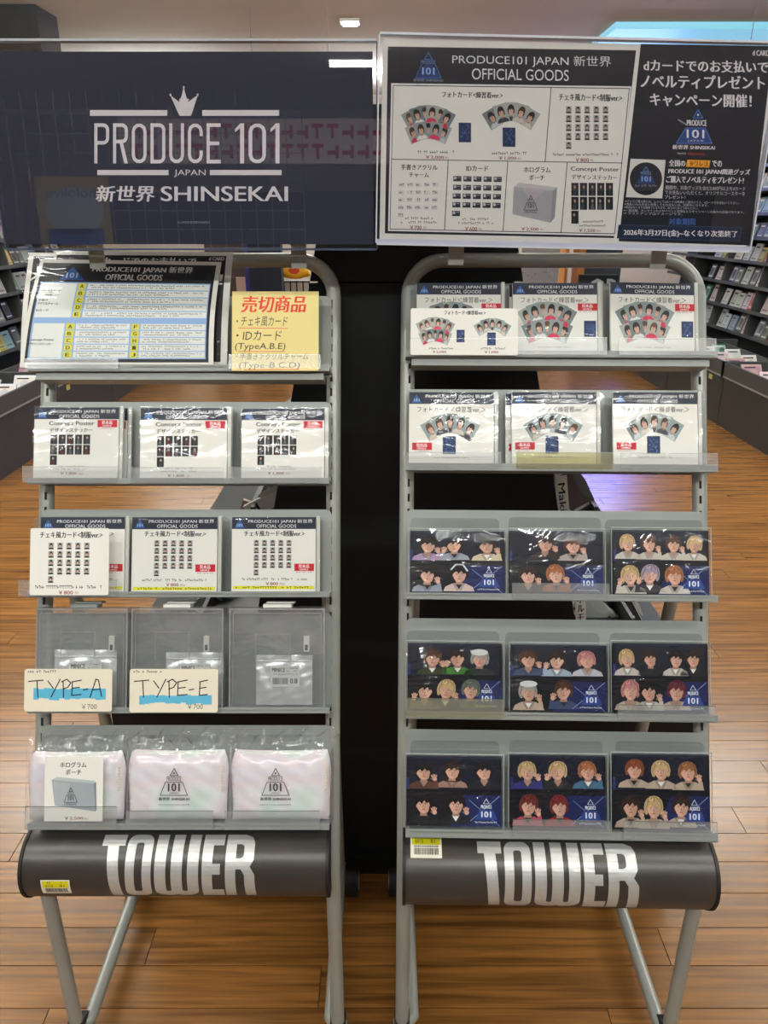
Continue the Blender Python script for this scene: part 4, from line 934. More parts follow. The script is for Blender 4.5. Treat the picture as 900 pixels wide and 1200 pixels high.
# --- row four left: clear hinged cases with silver foil pouches
foil = mat('silver_foil', (240, 240, 243), .25, .45, bump=.9, bscale=34)
case_m = film('case_plastic', (.97, .98, .98), .08, .12, .5, 9, haze=.07)
case_e = mat('case_rim', (120, 120, 128), .25, 0)
for i, (x0, x1) in enumerate(((41, 150), (153, 262), (268, 381))):
    F = FL; wz = -.002; u0, v0, W, Hh = spot('left', x0, 832, x1, 713, wz); led = racks['left']['ledge'][3]+.001
    Hh = v0+Hh-led; D = .036
    M = F @ Matrix.Translation((u0, led, wz-D))
    t = thing('clear_case', 'empty looking clear plastic storage case, %s of three on the fourth left shelf' % colname[i], 'plastic case', M, 'clear cases on the left rack')
    e = .0016
    b = NB(); box(b, 0, W, 0, Hh, D-e, D); obj('front_panel', b, case_m, t)
    b = NB(); box(b, 0, W, 0, Hh, 0, e); obj('back_panel', b, case_m, t)
    for q in ((0, e, 0, Hh), (W-e, W, 0, Hh)): obj('side_panel', box(NB(), *q, e, D-e), case_m, t)
    obj('lid_panel', box(NB(), e, W-e, Hh-e, Hh, e, D-e), case_m, t); obj('floor_panel', box(NB(), e, W-e, 0, e, e, D-e), case_m, t)
    b = NB(); q = .0022
    for (a0, a1, b0, b1) in ((0, W, 0, q), (0, W, Hh-q, Hh), (0, q, q, Hh-q), (W-q, W, q, Hh-q)): box(b, a0, a1, b0, b1, D, D+.0012)
    for (a0, a1, b0, b1) in ((.006, W-.006, Hh-.008, Hh-.0072), (.006, .0068, .006, Hh-.008), (W-.0068, W-.006, .006, Hh-.008)): box(b, a0, a1, b0, b1, D, D+.0008)
    obj('front_rim', b, film('rim_plastic', (.8, .8, .84), .25, .15, haze=.3), t)
    fx0, fx1, fy0, fy1 = (.25, .62, .5, .76) if i < 2 else (.27, .63, .45, .74)
    b = NB(); q = .0007
    for (a0, a1, b0, b1) in ((fx0, fx1, fy1, fy1), (fx0, fx0, fy0, fy1), (fx1, fx1, fy0, fy1)): box(b, a0*W-q, a1*W+q, b0*Hh-q, b1*Hh+q, D-.008, D-.007)
    obj('inner_tab', b, film('rim_plastic'), t)
    lx = (.34, .32, .34)[i]
    b = NB(); box(b, W*lx, W*(lx+.3), Hh, Hh+.006, .004, .026, bev=.001); box(b, W*lx+.004, W*(lx+.3)+.004, Hh+.0062, Hh+.009, .0, .018, bev=.0008); obj('latch', b, plast if i == 0 else white, t)
    b = NB(); box(b, W*.77, W*.83, Hh*.56, Hh*.72, D-.012, D-.009, bev=.0004); obj('security_tag', b, white, t)
    b = NB(); box(b, W*.785, W*.815, Hh*.575, Hh*.63, D-.009, D-.0086); obj('tag_mark', b, rubber, t)
    # foil pouch inside
    px0, px1, py0 = ((63, 136, 762), (194, 262, 765), (300, 366, 768))[i]
    a = onF(F, px0, py0, -.014); c = onF(F, px1, py0, -.014)
    PW = c.x-a.x; PH = a.y-(led+.003)
    pt = thing('foil_pouch', 'silver foil zip pouch with white barcode label inside the %s clear case' % colname[i], 'pouch', F @ Matrix.Translation((a.x, led+.003, -.018)), 'silver foil pouches')
    for sgn, nm in ((1, 'front_foil'), (-1, 'back_foil')):
        b = NB(); nx, ny = 18, 16; G_ = []
        for j in range(ny+1):
            ro = []
            for k in range(nx+1):
                s_, q_ = k/nx, j/ny; puff = (math.sin(PI*s_)**.6)*(math.sin(PI*min(1, q_/.86))**.6 if q_ < .86 else 0)
                n_ = .0009*math.sin(17*s_+9*q_+i)+.0007*math.sin(31*q_-11*s_)
                ro.append(b.verts.new((PW*s_-.0, PH*q_, sgn*(.0003+.0045*puff)+(n_ if 0 < k < nx else 0))))
            G_.append(ro)
        for j in range(ny):
            for k in range(nx): b.faces.new((G_[j][k], G_[j][k+1], G_[j+1][k+1], G_[j+1][k]))
        obj(nm, b, foil, pt, smooth=True)
    b = NB(); tube(b, [(.001, PH*.88, .001), (PW-.001, PH*.88, .001)], .0012, 8); obj('zip_ridge', b, foil, pt, smooth=True)
    p = Print(); lw, lh = PW*.52, PH*.42; X0, Y0 = PW*.26, PH*.38
    p.rect(0, 0, 1, 1, (226, 226, 226), 1); p.text('MINICE', .06, .1, .5, .3, (60, 60, 66), .02, 3); scribble(p, .55, .08, .95, .16, INK, .04, 3); scribble(p, .55, .22, .9, .3, INK, .04, 3); scribble(p, .06, .38, .95, .45, INK, .04, 3)
    x = .08
    while x < .6: q = rnd.choice((.012, .025)); p.rect(x, .58, x+q, .88, INK, 3); x += q+.014
    p.text('0.8', .68, .6, .92, .85, INK, .02, 3)
    po = p.build('barcode_label', pt, lambda x, y, z: (X0+x*lw, Y0+(1-y)*lh, .0062+z+.0006))
# --- bottom left: pearly pouches in clear bags
def pearl():
    m = bpy.data.materials.new('pearly_film'); m.use_nodes = True; nt = m.node_tree; b_ = nt.nodes['Principled BSDF']
    tc = nt.nodes.new('ShaderNodeTexCoord'); n = nt.nodes.new('ShaderNodeTexNoise'); n.inputs['Scale'].default_value = 9; n.inputs['Detail'].default_value = 1; n.inputs['Distortion'].default_value = .6
    nt.links.new(tc.outputs['Object'], n.inputs['Vector'])
    r = nt.nodes.new('ShaderNodeValToRGB'); E = r.color_ramp.elements
    E[0].position = .34; E[0].color = (*lin((204, 230, 216)), 1); E[1].position = .75; E[1].color = (*lin((238, 236, 214)), 1)
    for p_, c in ((.42, (234, 236, 240)), (.52, (238, 226, 232)), (.6, (232, 230, 242)), (.68, (240, 240, 238))): e = E.new(p_); e.color = (*lin(c), 1)
    nt.links.new(n.outputs['Fac'], r.inputs[0]); nt.links.new(r.outputs[0], b_.inputs['Base Color'])
    b_.inputs['Roughness'].default_value = .28; b_.inputs['Metallic'].default_value = .05; b_.inputs['Coat Weight'].default_value = .4
    n2 = nt.nodes.new('ShaderNodeTexNoise'); n2.inputs['Scale'].default_value = 22; nt.links.new(tc.outputs['Object'], n2.inputs['Vector'])
    bp = nt.nodes.new('ShaderNodeBump'); bp.inputs['Strength'].default_value = .35; bp.inputs['Distance'].default_value = .006; nt.links.new(n2.outputs['Fac'], bp.inputs['Height']); nt.links.new(bp.outputs['Normal'], b_.inputs['Normal'])
    return m
pearlm = pearl()
for i, (x0, x1, yt) in enumerate(((30, 145, 882), (148, 266, 880), (270, 387, 880))):
    F = FL; u0, v0, W, Hh = spot('left', x0, 962, x1, yt, -.012); led = racks['left']['ledge'][4]+.0025; Hh = v0+Hh-led
    M = F @ Matrix.Translation((u0, led, -.022))
    ps = ['behind the white picture card', 'middle of the three', 'rightmost of the three'][i]
    t = thing('pearly_pouch', 'pearly white zip pouch in a clear bag, %s' % ps, 'pouch', M, 'pearly pouches on the bottom left shelf')
    dep = .018; PWd, PHt = W, Hh
    def prof(s_, q_):
        # s,q in 0..1 ; returns outline x,y and thickness; trapezoid body wider below, rounded
        sh = 1-.09*max(0, (q_-.72)/.28)**1.5
        x = PWd*(.5+(s_-.5)*sh*(1-.02*math.cos(PI*q_))); y = PHt*(q_-.02*math.sin(PI*s_)*(1 if q_ > .9 else 0)); 
        z = dep*((1-abs(2*s_-1)**5)**.5)*((1-abs(2*q_-1)**4)**.5); return x, y, z
    for sgn, nm in ((1, 'front_face'), (-1, 'back_face')):
        b = NB(); nx, ny = 28, 22; G_ = []
        for j in range(ny+1):
            ro = []
            for k in range(nx+1):
                x, y, z = prof(k/nx, j/ny); wv = .0012*math.sin(k*.9+j*.5+i*2)*math.sin(j*.7+i) if 0 < k < nx and 0 < j < ny else 0
                ro.append(b.verts.new((x, y, sgn*z+wv*(sgn))))
            G_.append(ro)
        for j in range(ny):
            for k in range(nx): b.faces.new((G_[j][k], G_[j][k+1], G_[j+1][k+1], G_[j+1][k]))
        obj(nm, b, pearlm, t, smooth=True)
    b = NB(); tube(b, [(PWd*.08, PHt*.955, .004), (PWd*.5, PHt*.965, .006), (PWd*.92, PHt*.955, .004)], .0022, 8); obj('zip', b, mat('white_zip', (226, 230, 222), .5), t, smooth=True)
    b = NB()
    for k in range(9): box(b, PWd*.945, PWd*.965, PHt*(.45+.04*k), PHt*(.45+.04*k)+.002, .008, .012)
    obj('side_ribs', b, mat('rib_cream', (224, 222, 186), .4), t)
    if i:
        p = Print(); cx = PWd*(.49 if i == 1 else .46); lw_ = PWd*.30
        p.push(lambda x, y: (x, PHt*.78-y)); logo(p, cx, 0, lw_, PHt*.46, (34, 34, 38), 1)
        p.text('©PRODUCE 101 JAPAN 新世界', cx-lw_*.52, PHt*.5, cx+lw_*.52, PHt*.525, INK, 0, 2); p.pop()
        p.build('printed_mark', t, lambda x, y, z: (x, y, prof(x/PWd, y/PHt)[2]+.0025+z))
    # clear outer bag
    b = NB(); nx, ny = 40, 34; G_ = []; BH = PHt*1.27
    for j in range(ny+1):
        ro = []
        for k in range(nx+1):
            s_, q_ = k/nx, j/ny; y = q_*BH*(1+.05*math.sin(k*.8+i*2)*(q_ > .9)); 
            fl = max(0, (q_-.76)/.24)
            z = (dep+.004)*((1-abs(2*s_-1)**6)**.5)*(1-fl)**.7 + .004*fl*math.sin(k*.55+i)
            cr = (.0012+.0035*fl)*math.sin(k*1.9+j*.8*math.sin(k*.3)+i)*math.cos(j*1.3+k*.4)
            ro.append(b.verts.new((-.004+(PWd+.009)*(s_*(1-.05*fl*math.cos(j))+.03*fl*math.sin(i*3+j*.6)), y-.001, z+cr)))
        G_.append(ro)
    for j in range(ny):
        for k in range(nx): b.faces.new((G_[j][k], G_[j][k+1], G_[j+1][k+1], G_[j+1][k]))
    obj('clear_bag', b, bag_m, t, smooth=True)
def f_pouch(p):
    p.text('ホログラム', 70, 893, 101, 899.5, INK, .02); p.text('ポーチ', 76.5, 901.5, 95, 908, INK, .02)
    p.poly([(60, 914), (66, 910.5), (112, 915), (110, 918)], (180, 192, 194), 2); p.poly([(60, 914), (110, 918), (113, 951), (64, 944)], (156, 168, 174), 3); p.poly([(110, 918), (113, 916), (114, 949), (112.5, 951)], (128, 140, 146), 3)
    p.poly([(62, 916), (82, 918), (78, 944), (64, 943)], (170, 178, 184), 4)
    logo(p, 83, 923, 17, 21, (40, 40, 46), 5, small=True); p.text('￥2,500', 76, 957, 98, 961, DRED, .03); p.text('(税込)', 99, 958, 104, 961, DRED)
loose_card('left', 4, 51.5, 887, 121, 962.5, .0035, 'price_card', 'white card with a picture of a silver pouch on the bottom left shelf', 'price card', f_pouch, .001)
# ================================================================= TOP-LEFT TILTED BOARDS
def bilinear_board(name, label, quad, w0, w1, design_fn, bow=0, thick=.002):
    F = FL; (tl_, tr_, br_, bl_) = quad
    P = [onF(F, *tl_, w1), onF(F, *tr_, w1), onF(F, *br_, w0), onF(F, *bl_, w0)]
    org = P[3].copy()
    def at(u, v, z=0):     # u right, v down
        q = (P[0]*(1-u)+P[1]*u)*(1-v)+(P[3]*(1-u)+P[2]*u)*v
        return (q.x-org.x-bow*math.sin(PI*v), q.y-org.y, q.z-org.z+z+bow*.5*math.sin(PI*v))
    b = NB(); n = 10; fr = []; bk = []
    for j in range(n+1):
        fr.append([b.verts.new(at(u, j/n, 0)) for u in (0, 1)]); bk.append([b.verts.new(at(u, j/n, -thick)) for u in (0, 1)])
    for j in range(n):
        b.faces.new((fr[j][0], fr[j][1], fr[j+1][1], fr[j+1][0])); b.faces.new((bk[j][0], bk[j][1], bk[j+1][1], bk[j+1][0]))
        for s_ in (0, 1): b.faces.new((fr[j][s_], fr[j+1][s_], bk[j+1][s_], bk[j][s_]))
    b.faces.new((fr[0][0], fr[0][1], bk[0][1], bk[0][0])); b.faces.new((fr[n][0], fr[n][1], bk[n][1], bk[n][0]))
    o = obj(name, b, paper); o.matrix_world = F @ Matrix.Translation(org); tag(o, label, 'board')
    p = Print(); design_fn(p); p.build('board_print', o, lambda x, y, z: at(x, y, z))
    b = NB(); G_ = [[b.verts.new(at(-.004+1.008*i/6, -.006+1.012*j/10, .0016+rnd.uniform(0, .0005))) for i in range(7)] for j in range(11)]
    for j in range(10):
        for i in range(6): b.faces.new((G_[j][i], G_[j][i+1], G_[j+1][i+1], G_[j+1][i]))
    obj('film_cover', b, sleeve_m, o, smooth=True)
    return o
def vr(p, x0, y0, x1, y1, c, L, n=10):
    k = max(1, int((y1-y0)*n+.5))
    for i in range(k): p.rect(x0, y0+(y1-y0)*i/k, x1, y0+(y1-y0)*(i+1)/k, c, L)
def d_list(p):
    vr(p, .02, .035, .975, .955, (22, 26, 34), 1); vr(p, .035, .215, .96, .925, (150, 182, 226), 2)
    p.poly([(.13, .195), (.19, .07), (.27, .195)], (40, 92, 176), 3); p.text('101', .165, .125, .225, .175, (180, 214, 250), .02, 4)
    p.text('PRODUCE101 JAPAN 新世界', .30, .055, .85, .125, (240, 240, 240), .015, 4); p.text('OFFICIAL GOODS', .38, .135, .69, .19, (240, 240, 240), .015, 4)
    wv = (232, 236, 232); ye = (226, 220, 60)
    vr(p, .04, .225, .235, .545, wv, 3); vr(p, .045, .60, .21, .915, wv, 3)
    p.text('チェキ風カード', .055, .29, .155, .315, INK, .02, 5); p.text('<制服ver.>', .07, .325, .15, .345, INK, .02, 5); p.text('手書き', .045, .375, .095, .395, INK, .02, 5); p.text('アクリルチャーム', .045, .405, .155, .43, INK, .02, 5); p.text('IDカード', .045, .47, .11, .49, INK, .02, 5)
    p.text('Concept Poster', .03, .74, .165, .765, INK, .02, 5); p.text('デザインステッカー', .03, .775, .16, .8, INK, .02, 5)
    for i, ch in enumerate('ABCDE'):
        y = .225+i*.0655; p.rect(.243, y, .285, y+.056, ye, 3); p.text(ch, .254, y+.012, .274, y+.044, INK, .03, 5); vr(p, .295, y, .955, y+.056, wv, 3)
        scribble(p, .31, y+.010, .93, y+.024, (44, 44, 50), .0085, 4); scribble(p, .31, y+.032, .72+rnd.uniform(0, .1), y+.046, (44, 44, 50), .0085, 4)
    for i in range(5):
        y = .60+i*.0645; p.rect(.218, y, .262, y+.055, ye, 3); p.text('ABCDE'[i], .23, y+.012, .25, y+.044, INK, .03, 5); vr(p, .27, y, .555, y+.055, wv, 3)
        p.rect(.565, y, .605, y+.055, ye, 3); p.text('FGHIJ'[i], .577, y+.012, .594, y+.044, INK, .03, 5); vr(p, .613, y, .955, y+.055, wv, 3)
        for xa, xb in ((.285, .54), (.625, .94)): scribble(p, xa, y+.01, xb, y+.023, (44, 44, 50), .0085, 4); scribble(p, xa, y+.031, xb-.06, y+.045, (44, 44, 50), .0085, 4)
bilinear_board('list_board', 'tilted white framed board with light blue product list on the top left shelf', ((48, 303.5), (259.5, 307), (250, 430.5), (23, 430.5)), -.012, -.03, d_list, .004)
def d_black(p):
    vr(p, .018, .035, .965, .965, (18, 20, 24), 1)
    p.text('dカードでのお支払いで', .25, .0515, .8, .115, (240, 240, 240), .02, 3); p.text('d CARD', .87, .045, .955, .075, (236, 236, 236), .02, 3); p.text('！', .935, .2, .955, .29, (240, 240, 240), .02, 3)
bilinear_board('campaign_board', 'black campaign board with white border directly behind the list board', ((64, 294), (273, 295.5), (266, 429), (45, 429)), -.026, -.036, d_black, .002)
def d_black2(p):
    vr(p, .03, .035, .98, .96, (18, 20, 24), 1); p.line([(.09, .14), (.06, .22), (.03, .255)], .012, (236, 236, 236), 3)
bilinear_board('campaign_board', 'black board showing only its left border at the far left of the stack', ((34.5, 296), (228, 297), (222, 424), (24, 424)), -.032, -.040, d_black2, .003)
# ================================================================= THE TWO BIG SIGNS
def sign_frame(pxc, lean, roll, Y0):
    o = atY(pxc, 290, Y0)
    return Matrix.Translation(o) @ Matrix.Rotation(PI/2-lean, 4, 'X') @ Matrix.Rotation(roll, 4, 'Z')
navyboard = mat('navy_board', (20, 29, 58), .6)
sign_acry = film('sign_acrylic', (.98, .98, .99), .05, .01, .0, 5, (1, 1, 1), .5)
Y_S = 1.215
FS = sign_frame(220, math.radians(2.5), 0, Y_S)
def pxmap(F, w): return lambda x, y, z: tuple(onF(F, x, y, w+z))
c0 = onF(FS, 441.5, 291); c1 = onF(FS, 441.5, 49); W_ = c0.x-onF(FS, 9, 291).x; Hs = c1.y-c0.y
t = thing('navy_sign', 'large navy sign with white crown and lettering in a clear holder, above the left rack', 'sign', FS @ Matrix.Translation((c0.x-W_/2, c0.y, 0)))
b = NB(); box(b, -W_/2+.004, W_/2-.005, .006, Hs-.012, -.003, 0); obj('board', b, navyboard, t)
b = NB(); box(b, -W_/2, W_/2, 0, Hs, .0015, .004); obj('acrylic_front', b, sign_acry, t)
b = NB(); box(b, -W_/2, W_/2, 0, Hs, -.007, -.0045); obj('acrylic_back', b, sign_acry, t)
em = film('sign_edge', (.75, .8, .86), .45, .15)
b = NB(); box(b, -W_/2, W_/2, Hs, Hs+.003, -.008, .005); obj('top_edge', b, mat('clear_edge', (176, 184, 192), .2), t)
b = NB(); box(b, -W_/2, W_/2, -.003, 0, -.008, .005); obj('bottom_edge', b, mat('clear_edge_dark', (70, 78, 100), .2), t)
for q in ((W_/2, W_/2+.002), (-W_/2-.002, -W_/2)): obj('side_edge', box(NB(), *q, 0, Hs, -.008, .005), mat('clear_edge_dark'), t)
for i in range(2):
    b = NB(); box(b, -.012+(-.16+i*.32), .012+(-.16+i*.32), .005, .03, -.03, -.0082); box(b, -.012+(-.16+i*.32), .012+(-.16+i*.32), -.03, .03, -.034, -.03); obj('mounting_clip', b, steel, t)
p = Print(); Wt = (236, 232, 236)
for q in ((105.5, 129, 196, 135.7), (237, 129, 327, 135.7), (114, 199.2, 197.5, 205.2), (246, 199.2, 330, 205.2)): p.rect(*q, Wt)
p.poly([(210.5, 135.7), (223.5, 135.7), (226, 130), (207.5, 130)], Wt); p.poly([(207.8, 130), (199.5, 111.5), (210, 119.5), (213, 112), (215.2, 101.5), (217.8, 112), (220.6, 119.5), (232, 111), (225.8, 130)], Wt)
for q in ((199.8, 111.3), (215.3, 102.3), (231.6, 111), (211, 117), (220.2, 117)): p.ell(*q, 1.1, 1.5, Wt)
condensed(p, 'PRODUCE', 110.5, 144.5, 259.5, 191.5, Wt); condensed(p, '101', 275.5, 144.5, 327.5, 191.5, Wt)
p.text('JAPAN', 204, 198.8, 241, 207.6, Wt, -.0); p.text('新世界', 112, 217.5, 180, 236.3, Wt, .022, shear=.12, res=5); p.text('SHINSEKAI', 189, 218.3, 337, 235.6, Wt, .03, res=5)
p.text('© LAPONE ENTERTAINMENT', 208, 259.2, 246, 262, (160, 164, 176))
ti = t.matrix_world.inverted() @ FS
p.build('lettering', t, lambda x, y, z: tuple(ti @ onF(FS, x, y, z)))
# ---- right sign
RS = math.radians(1.15)
FS2 = sign_frame(650, math.radians(2.5), -RS, Y_S-.004)
c0 = onF(FS2, 441.5, 284.5); c1 = onF(FS2, 444, 41); c2 = onF(FS2, 877, 293); W_ = c2.x-c0.x; Hs = c1.y-c0.y
t = thing('goods_sign', 'large white and black price sign with many product pictures, above the right rack', 'sign', FS2 @ Matrix.Translation((c0.x+W_/2, c0.y, 0)))
ti = t.matrix_world.inverted() @ FS2
b = NB(); box(b, -W_/2+.004, W_/2-.004, .004, Hs-.004, -.003, 0); obj('board', b, paper, t)
b = NB(); box(b, -W_/2, W_/2, 0, Hs, .0015, .004); obj('acrylic_front', b, sign_acry, t)
b = NB(); box(b, -W_/2, W_/2, 0, Hs, -.007, -.0045); obj('acrylic_back', b, sign_acry, t)
ce = mat('clear_edge_pale', (196, 200, 212), .2)
b = NB(); box(b, -W_/2, W_/2, Hs, Hs+.003, -.008, .005); obj('top_edge', b, ce, t)
b = NB(); box(b, -W_/2, W_/2, -.003, 0, -.008, .005); obj('bottom_edge', b, ce, t)
b = NB(); box(b, -W_/2, W_/2, .0, .0055, .004, .0046); obj('lower_strip', b, mat('strip_lilac', (176, 180, 204), .3), t)
for q in ((W_/2, W_/2+.002), (-W_/2-.002, -W_/2)): obj('side_edge', box(NB(), *q, 0, Hs, -.008, .005), ce, t)
for i in range(2):
    b = NB(); box(b, -.012+(-.16+i*.32), .012+(-.16+i*.32), .005, .03, -.03, -.0082); box(b, -.012+(-.16+i*.32), .012+(-.16+i*.32), -.03, .03, -.034, -.03); obj('mounting_clip', b, steel, t)
p = Print(rot=.017)
BKS = (30, 33, 44)
def quad(pts, c, L): p.poly(pts, c, L)
quad([(454.5, 54.5), (745.5, 59), (719.5, 279), (451, 273.5)], BKS, 1)
quad([(458.5, 97.5), (739.8, 101.2), (722, 276.5), (454.7, 270.6)], (238, 238, 236), 2)
quad([(460.5, 99.5), (738, 103.2), (720.7, 274.5), (456.6, 268.8)], BKS, 3); quad([(461.2, 100.5), (737, 104.2), (719.9, 273.5), (457.4, 268)], PAPER, 4)
sv = (.0)
for q in (((459.6, 186.6), (729, 191)), ((645.8, 103), (638.8, 189.5)), ((525.2, 187.8), (521, 269.5)), ((595, 189), (589.5, 271)), ((664.8, 190), (657.5, 272.5))): p.line(q, .9, BKS, 5)
p.L = 5; p.off = 4
p.text('PRODUCE101 JAPAN 新世界', 530, 64.5, 716, 78.5, (238, 238, 240), -.002, 3, res=4); p.text('OFFICIAL GOODS', 553, 81, 666.5, 94, (238, 238, 240), -.002, 3, res=4)
p.poly([(487, 91.5), (498, 75.5), (506, 75.5), (517, 91.5)], (34, 60, 120), 2); p.line([(502, 61.5), (497.5, 69.5), (506.5, 69.5), (502, 61.5)], .8, (70, 120, 200), 3); p.line([(494, 75.5), (487, 91.5), (517, 91.5), (510, 75.5)], .7, (70, 120, 200), 3)
p.text('PRODUCE', 493.5, 70.5, 510, 75, (120, 160, 220), 0, 4); p.text('101', 495, 79, 509, 87.5, (150, 190, 240), .01, 4); p.text('新世界 SHINSEKAI', 484.5, 92.5, 519, 95.5, (150, 160, 180), .01, 4)
p.text('フォトカード<練習着ver.>', 518, 107.3, 589, 114.8, INK, .015)
fan(p, 502, 143, .86, True); fan(p, 599, 131, .92, False)
bluecard(p, 537.5, 143.8, 14.5, 23, 6); bluecard(p, 589, 149.5, 15, 22.5, 6)
scribble(p, 489.5, 176.6, 532, 180, (70, 66, 66), 2.4); p.text('￥2,000', 499, 182.2, 520, 186.7, DRED, .03); p.text('(税込)', 521, 183.5, 526, 186.5, DRED)
scribble(p, 576.5, 178, 618.5, 181.3, (70, 66, 66), 2.4); p.text('￥1,000', 584.5, 183.2, 605, 187.7, DRED, .03); p.text('(税込)', 606, 184.5, 611, 187.5, DRED)
p.text('チェキ風カード<制服ver.>', 655, 110, 729, 118.3, INK, .02); cheki(p, 662, 124.5, 54, 63.5*.82)
scribble(p, 648, 179.6, 724, 182.8, (60, 56, 56), 2.2); p.text('￥800', 674.5, 185.2, 690, 189.5, DRED, .03); p.text('(税込)', 691.5, 186.3, 696, 189.3, DRED)
p.text('手書きアクリル', 470, 192.8, 512.5, 199.2, INK, .02); p.text('チャーム', 479.5, 202.2, 502.5, 208, INK, .02)
for i in range(21):
    x = 467.5+(i % 5)*9.8-(i//5)*.3; y = 214+(i//5)*8.9; p.rect(x, y, x+7, y+5, (222, 222, 220)); scribble(p, x+.5, y+.8, x+7, y+4, rnd.choice([(50, 50, 56), (90, 80, 80), (150, 90, 80), (60, 70, 110)]), 1.9, 7)
p.rot = .017
scribble(p, 475, 254.6, 509, 257.3, (60, 56, 56), 2.2); scribble(p, 470, 259.3, 511, 262, (60, 56, 56), 2.2); p.text('￥700', 480.5, 264.3, 494, 268.6, DRED, .03); p.text('(税込)', 496, 265.4, 500, 268.4, DRED)
p.text('IDカード', 546.5, 194.2, 572, 200.6, INK, .02)
for i in range(21):
    x = 531.3+(i % 5)*11.8-(i//5)*.4; y = 206.3+(i//5)*10.2+(i % 5)*.2; p.rect(x, y, x+9.4, y+6.2, (44, 50, 60)); p.rect(x+.8, y+.7, x+3.6, y+3.8, (206, 200, 200), 7); p.rect(x+4.4, y+1.5, x+8.4, y+2.2, (160, 166, 176), 7)
scribble(p, 542, 255.5, 576, 258.3, (60, 56, 56), 2.2); scribble(p, 537, 260.3, 578, 263, (60, 56, 56), 2.2); p.text('￥600', 545, 265.9, 559, 270.2, DRED, .03); p.text('(税込)', 561, 267, 565, 270, DRED)
p.text('ホログラム', 614, 195.5, 645, 202.3, INK, .02); p.text('ポーチ', 620, 204.7, 638, 211.2, INK, .02)
p.poly([(602, 219), (609, 214), (653, 219.5), (648, 223)], (196, 198, 200), 5); p.poly([(602, 219), (648, 223), (645, 261), (600.5, 251)], (170, 172, 178), 6); p.poly([(648, 223), (653, 219.5), (650, 255), (645, 261)], (150, 152, 160), 6)
p.poly([(612, 220), (640, 222.5), (622, 238)], (188, 178, 186), 7); logo(p, 622, 229, 17, 21, (40, 40, 46), 8, small=True)
p.text('￥2,500', 611, 266.3, 631, 270.8, DRED, .03); p.text('(税込)', 633, 267.4, 637, 270.4, DRED)
p.text('Concept Poster', 669, 195.6, 725.5, 202, INK, .02); p.text('デザインステッカー', 670, 204.8, 723, 210.6, INK, .02)
stickers(p, 669.5, 214.3, 50.5, 49); scribble(p, 683, 258.3, 708, 261, (60, 56, 56), 2.2); scribble(p, 677, 263.2, 710, 265.8, (60, 56, 56), 2.2); p.text('￥1,500', 678.5, 268, 697.5, 272.4, DRED, .03); p.text('(税込)', 699, 269, 704, 272, DRED)
# black half
p.off = 0
quad([(751, 51.5), (906, 54), (879, 287.5), (725, 282.8)], (20, 24, 36), 6)
p.L = 6
p.text('dカードでのお支払いで', 754.5, 70.5, 900, 84.5, Wt, .02, res=3); p.text('ノベルティプレゼント', 751, 88, 896, 104, Wt, .02, res=3); p.text('キャンペーン開催！', 762, 109.7, 880.5, 125, Wt, .02, res=3)
p.text('d CARD', 882, 59, 901.5, 65.3, Wt, .02)
p.line([(818, 128.5), (812.7, 138.2), (823.6, 138.2), (818, 128.5)], 1, (70, 130, 220), 8); p.ell(818, 134.8, 1.2, 1.6, (220, 230, 250), 8)
p.line([(795, 140.5), (801, 144), (804, 146)], 1.6, (150, 150, 160), 8)
p.text('PRODUCE', 805, 140.6, 828, 147.4, Wt, .02); p.poly([(803.5, 150), (826.5, 150), (834.5, 168), (792.5, 168)], (36, 66, 130), 7); p.line([(803.5, 150), (826.5, 150), (834.5, 168), (792.5, 168), (803.5, 150)], .8, (80, 130, 210), 8)
p.text('101', 805, 151.8, 825, 161.8, Wt, .03, 9); p.text('J A P A N', 806, 163.8, 824, 166.6, Wt, 0, 9); p.text('新世界 SHINSEKAI', 788, 170, 837.5, 175.3, Wt, .03, shear=.1)
p.text('Supported by', 794, 178.4, 804, 181.4, Wt); p.text('docomo', 806, 178, 826, 181.8, (170, 40, 44), .03)
p.poly([(739, 186), (780, 187.5), (776, 232.5), (733.5, 231)], (226, 226, 220), 8); p.ell(757, 209.5, 19, 19.3, (22, 26, 38), 9, 36); p.ell(757, 209.5, 17.8, 18, (40, 46, 62), 10, 36); p.ell(757, 209.5, 17.2, 17.4, (26, 30, 44), 11, 36)
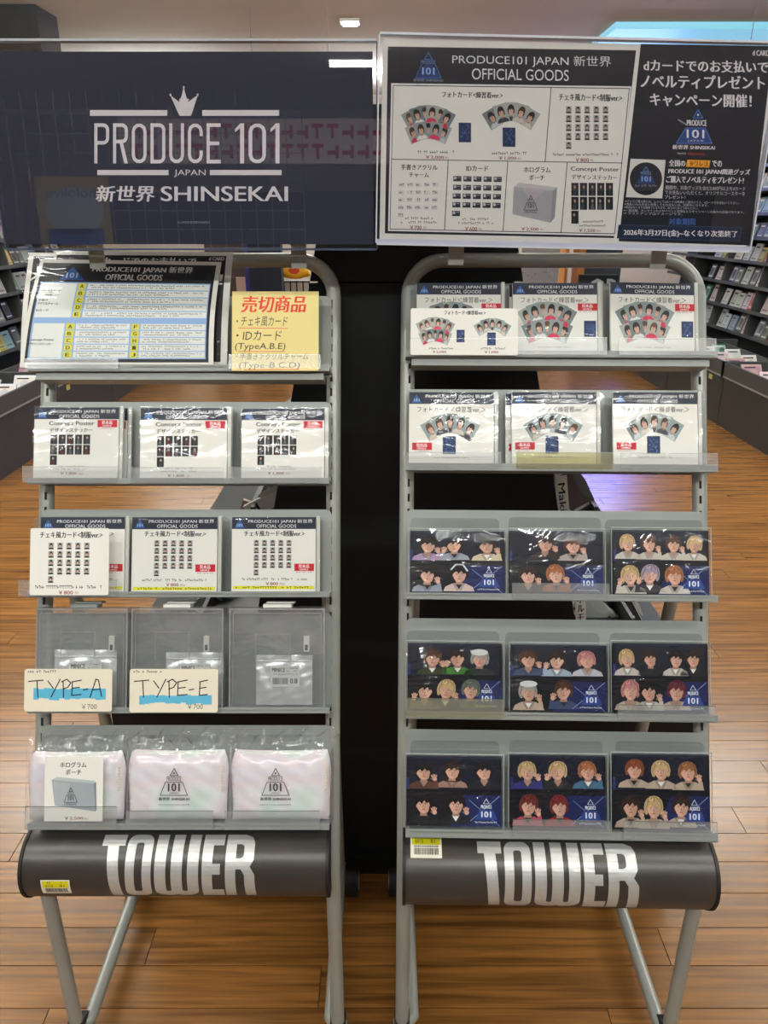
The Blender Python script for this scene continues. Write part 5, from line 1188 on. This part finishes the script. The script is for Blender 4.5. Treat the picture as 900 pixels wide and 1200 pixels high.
p.poly([(751, 205.5), (763, 205.5), (768.5, 215), (745.5, 215)], (34, 62, 120), 12); p.text('101', 752, 206.6, 762.5, 212.5, (150, 190, 240), .02, 14); p.line([(757, 195.5), (753.8, 200.5), (760.2, 200.5), (757, 195.5)], .7, (80, 130, 210), 13); p.text('PRODUCE', 751, 201.3, 763, 204.6, (140, 170, 220), 0, 13); scribble(p, 744, 216.5, 770, 219, (150, 160, 180), 2, 13)
p.text('全国の', 784, 187.3, 803, 195, Wt, .02); p.poly([(805.5, 187.2), (832.5, 188), (831, 196.3), (804, 195.4)], (240, 164, 30), 7); p.text('タワレコ', 808, 188.7, 829, 194.8, (40, 30, 20), .02, 9); p.text('での', 834.5, 188.3, 846, 195.5, Wt, .02)
p.text('PRODUCE 101 JAPAN関連グッズ', 783, 197.6, 878.5, 205.2, Wt, .02, shear=.1); p.text('ご購入でノベルティをプレゼント!', 780.5, 206.6, 871, 214.8, Wt, .02, shear=.1)
p.text('期間中、対象グッズを含む5,000円以上をdカード', 780, 218, 873.5, 223, (206, 206, 212)); p.text('でお支払いいただくと、オリジナルコースターを', 779.5, 223.8, 873, 228.6, (206, 206, 212)); p.text('プレゼント！', 779, 229, 803, 233, (206, 206, 212))
for i, (a, s_) in enumerate(((866, '※グッズご購入時には、レジにてdカードの特典をご提示のうえ、dカードでお支払いください。'), (830, '※他払い込み方法と併用してのお支払いは、対象外になります。'), (818, '※景品はなくなり次第終了となります。あらかじめご了承ください。'), (872, '※一部店舗、オンラインおよびイベント会場などのキャンペーン対象外の店舗があります。'), (800, 'イラストアップはイメージです。'))):
    p.text(s_, 732.5-i*.5, 234.5+i*3.6+(a-800)*.012, a, 237.6+i*3.6+(a-800)*.012, (190, 192, 200))
p.text('対象期間', 784, 255.6, 814.5, 263.6, (60, 96, 170), .02)
p.poly([(725, 263.5), (869.5, 266.5), (866.5, 282.5), (723, 279.2)], (18, 36, 66), 7); p.line([(725, 263.5), (869.5, 266.5), (866.5, 282.5), (723, 279.2), (725, 263.5)], .5, (60, 84, 120), 8)
p.text('2026年3月27日(金)~なくなり次第終了', 731, 269.3, 864, 278, Wt, .02, 9, res=3)
p.build('sign_print', t, lambda x, y, z: tuple(ti @ onF(FS2, x, y, z*.7)))
